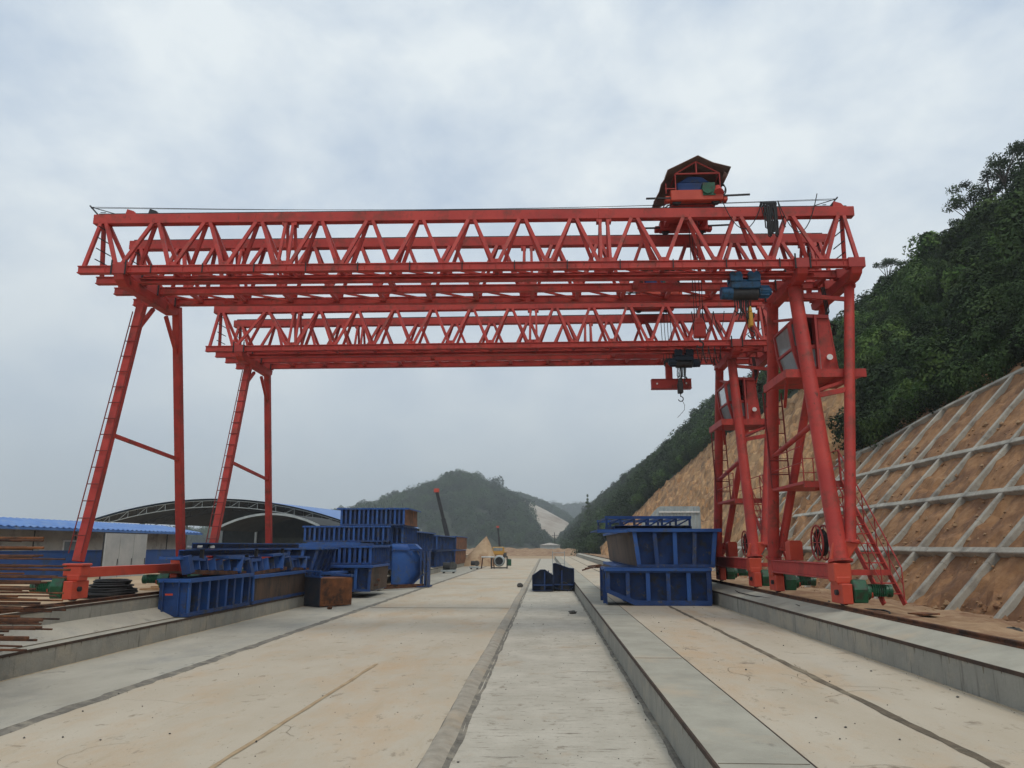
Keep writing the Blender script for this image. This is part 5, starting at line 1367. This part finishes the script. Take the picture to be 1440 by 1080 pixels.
rock(8.25, 15.2, .78, .09, 'stone', 'stone', 'smaller grey stone beside the lump near the right edge', 'stone', seed=4)
rock(-8.4, 30.2, 0, .1, 'rust', 'scrap_lump', 'rusty scrap lump on the concrete before the rusty box', 'scrap', seed=6)
rock(-9.35, 42.6, 0, .42, 'bag', 'white_sack', 'white plastic sack slumped beside the kerb gap', 'sack', seed=7, sq=.5)
for j, (x, y, a, l, lb) in enumerate([(-8.6, 43.6, .55, 3.4, 'longest rusty channel lying before the curved blue shell'), (-8.2, 44.4, .35, 2.6, 'rusty channel lying half over the longest one'), (-8.9, 42.6, -.1, 1.6, 'short rusty bar beside the white sack')]):
    d = Vector((math.cos(a), math.sin(a)*2.2, 0)).normalized()*l/2; p = Vector((x, y, .07+.08*j))
    solo(MB().bar(p-d, p+d, .16, .03).bar(p-d+Vector((.07, 0, .06)), p+d+Vector((.07, 0, .06)), .02, .1), 'scrap_channel', 'rust', lb, 'steel channel', 'rusty steel channels on the ground')
for j, (x, y, lb) in enumerate([(-6.3, 9.0, 'a'), (5.35, 11.2, 'b')]): pass
rock(7.9, 15.7, .80, .22, 'rust', 'scrap_plate', 'flat rusty scrap plate on the dirt beside the right rail', 'scrap', seed=9, sq=.1)
deb = MB(); rn = random.Random(77)
for k in range(900):
    reg = rn.random(); Y = 5+rn.random()**1.7*40
    X, z = (rn.uniform(XD, XL), .004) if reg < .4 else (rn.uniform(XL+.4, XG-.05), -.016) if reg < .75 else (rn.uniform(XG2+.1, XI-.05), KZ+.004)
    if rn.random() < .3: X = {0: XG-.08, 1: XD+.15, 2: XI-.1}[k % 3]+rn.uniform(-.06, .06); z = (-.016, .004, KZ+.004)[k % 3]
    s = rn.uniform(.003, .011)*rn.choice((1, 1, 1, 2)); n0 = len(deb.v); c = Vector((X, Y, z+s*.3))
    for d in ((1,0,0),(-1,0,0),(0,1,0),(0,-1,0),(0,0,.7),(0,0,-.7)): deb.v.append(c+Vector(d)*s*rn.uniform(.6, 1.3))
    for t in ((0,2,4),(2,1,4),(1,3,4),(3,0,4),(2,0,5),(1,2,5),(3,1,5),(0,3,5)): deb.f.append(tuple(n0+q for q in t))
tag(deb.build('grit', 'stone'), 'small dark grit and crumbs scattered over the concrete', 'grit', kind='stuff')

# ------------------------------------------------------------------ far machines
def truck_crane(px0, py0, px1, py1, Y, label, s=1.0):
    a = at(px1, py1, Y); b_ = at(px0, py0, Y); d = (b_-a).normalized()
    base = Vector((a.x+.4, Y, .0)); root = thing('truck_crane', base, label, 'mobile crane', 'mobile cranes with raised booms')
    foot = a - d*((a.z-2.2)/d.z if d.z else 1)
    boom = MB().bar(foot, foot.lerp(b_, .5), .5*s, .55*s, (0, 1, 0)).bar(foot.lerp(b_, .5), b_, .36*s, .4*s, (0, 1, 0)).build('boom', 'dark', root)
    MB().box(b_.x-.3*s, b_.x+.3*s, Y-.25, Y+.25, b_.z-.2, b_.z+.25*s).build('boom_head', 'orange', boom)
    MB().tube((b_.x+.25, Y-.2, b_.z), (b_.x+.25, Y-.2, b_.z-1.2), .02, n=5).build('rope', 'rope', boom)
    x = foot.x
    MB().box(x-1.2, x+1.2, Y-3.5, Y+4, .7, 1.2).build('chassis', 'yellow', root, bev=.05)
    MB().box(x-1.0, x+.9, Y-1.2, Y+2, 1.2, 2.1).build('turret', 'yellow', root, bev=.08)
    c = MB().box(x-1.2, x+1.1, Y-5, Y-3.5, .6, 2.2).build('driver_cab', 'yellow', root, bev=.15); MB().box(x-1.0, x+.9, Y-5.03, Y-5.0, 1.4, 2.05).build('windscreen', 'glass', c)
    for yy in (-4.2, -2.2, 1.0, 2.6):
        for xx in (-1.15, 1.15): MB().tube((x+xx-.18, Y+yy, .5), (x+xx+.18, Y+yy, .5), .5, n=18).build('wheel', 'dark', root, smooth=True)
truck_crane(614, 690, 629, 752, 92, 'mobile crane behind the blue stacks with its dark boom leaning left')
truck_crane(700, 741, 703, 772, 165, 'distant mobile crane at the yard end with an upright boom', .9)
def mixer():
    p = at(697, 797, 80); x = p.x+.1; root = thing('drum_mixer', (x, 84, 0), 'grey drum mixer with a dark open mouth at the far left slab edge', 'mixer')
    y = 84
    m = MB(); n = 20
    prof = [(0, .45), (.25, .60), (.8, .60), (1.3, .4)]
    for dy, r in prof:
        for i in range(n): t = 2*math.pi*i/n; m.v.append(Vector((x+r*math.cos(t), y+dy, 0.80+r*math.sin(t))))
    for j in range(3):
        for i in range(n): m.f.append((j*n+i, j*n+(i+1) % n, (j+1)*n+(i+1) % n, (j+1)*n+i))
    o = m.build('drum', 'galv', root, smooth=True); s_ = o.modifiers.new('t', 'SOLIDIFY'); s_.thickness = .04
    MB().tube((x, y+.3, .80), (x, y+.34, .80), .54, n=20).build('drum_inside', 'dark', root)
    MB().box(x-.9, x-.8, y+.1, y+1, 0, 1.3).box(x+.8, x+.9, y+.1, y+1, 0, 1.3).box(x-.9, x+.9, y+.1, y+.2, .05, .15).build('stand', 'dark', root)
    MB().box(x+.9, x+1.3, y+.2, y+.8, .3, 1.0).build('motor_box', 'green', root, bev=.03)
mixer()
def bench(x, y, label):
    root = thing('work_trestle', (x, y, 0), label, 'trestle')
    MB().box(x-.7, x+.7, y-.4, y+.4, 1.15, 1.3).build('table_top', 'bag', root, bev=.03)
    for sx_ in (-1, 1):
        for sy in (-1, 1): MB().bar((x+sx_*.55, y+sy*.3, 1.15), (x+sx_*.7, y+sy*.4, 0), .07, .07).build('leg', 'rust', root)
bench(at(686, 790, 84).x, 84, 'small white topped trestle between sand pile and drum mixer')
def pump(x, y, label, name, s=1.0):
    root = thing(name, (x, y, 0), label, 'machine')
    MB().box(x-.6*s, x+.6*s, y-.4, y+.4, .12, .3).build('skid', 'galv', root, bev=.02)
    MB().tube((x-.45*s, y, .62), (x+.1*s, y, .62), .3*s, n=14).build('motor', 'dark', root, smooth=True)
    MB().tube((x+.3*s, y, .6), (x+.3*s, y+.3, .6), .36*s, n=14).build('flywheel', 'stone', root, smooth=True)
    for xx in (-.4, .4): MB().box(x+xx*s-.06, x+xx*s+.06, y-.35, y+.35, 0, .12).build('foot', 'dark', root)
pump(at(631, 800, 70).x, 70, 'grey engine driven pump beside the far left kerb', 'engine_pump', 1.1)
pump(at(667, 797, 82).x, 82, 'small dark engine on a skid nearer the sand pile', 'skid_engine', .8)
m = MB(); p = at(781, 750, 235); m.tube((p.x, 235, 0), (p.x-.3, 235, p.z+.3), .14, .1, n=8).bar((p.x-1.1, 235, p.z-.6), (p.x+.8, 235, p.z-.6), .1, .12)
solo(m, 'utility_pole', 'dark', 'thin dark utility pole before the pale road cut in the distance', 'pole')
m = MB().box(-1.5, 2.5, 214, 217, 2.0, 3.4)
def site_hut():
    root = thing('site_hut', (1.5, 222, 1.2), 'tiny pale site hut on the earth bank at the far end', 'hut')
    MB().box(-1.8, 3.8, 220, 224, .5, 2.6).build('wall', 'galv', root); MB().prism([(-2.1, 2.6), (4.1, 2.6), (1, 3.3)], 219.7, 224.3).build('roof', 'white', root)
site_hut()
def debris(x, y, z, label, name, seed):
    r_ = random.Random(seed); b = MB()
    for k in range(9): c = Vector((x+r_.uniform(-.9, .9), y+r_.uniform(-.6, .6), z+.15+r_.random()*.4)); b.bar(c-Vector((r_.uniform(.2, .7), .1, r_.uniform(-.1, .2))), c+Vector((r_.uniform(.2, .7), .2, 0)), .12, .1)
    solo(b, name, 'rust', label, 'scrap heap')
debris(at(840, 790, 62).x, 62, .45, 'dark rusty scrap heap left of the right hand blue stack', 'scrap_heap', 3)
debris(-9.3, 37.6, 0.3, 'dark scrap heap in the gap of the left kerb behind the rusty box', 'scrap_heap', 4)

# ------------------------------------------------------------------ haze: one closed box round everything on the ground
hz = MB().box(-960, 960, -50, 1790, -1.3, 150).build('haze', None, mats=[bpy.data.materials.new('haze_air')], fm=[0]*6)
tag(hz, 'thin pale haze in the air fading the far hills', 'haze', kind='stuff')
hm = hz.data.materials[0]; hm.use_nodes = True; ht = hm.node_tree; ht.nodes.clear()
ho = ht.nodes.new('ShaderNodeOutputMaterial'); hv = ht.nodes.new('ShaderNodeVolumePrincipled')
hv.inputs['Color'].default_value = (.90, .96, 1.0, 1); hv.inputs['Density'].default_value = 0.00062; hv.inputs['Anisotropy'].default_value = .2
ht.links.new(hv.outputs[0], ho.inputs['Volume'])

for o in bpy.data.objects:
    if '_o' in o: del o['_o']
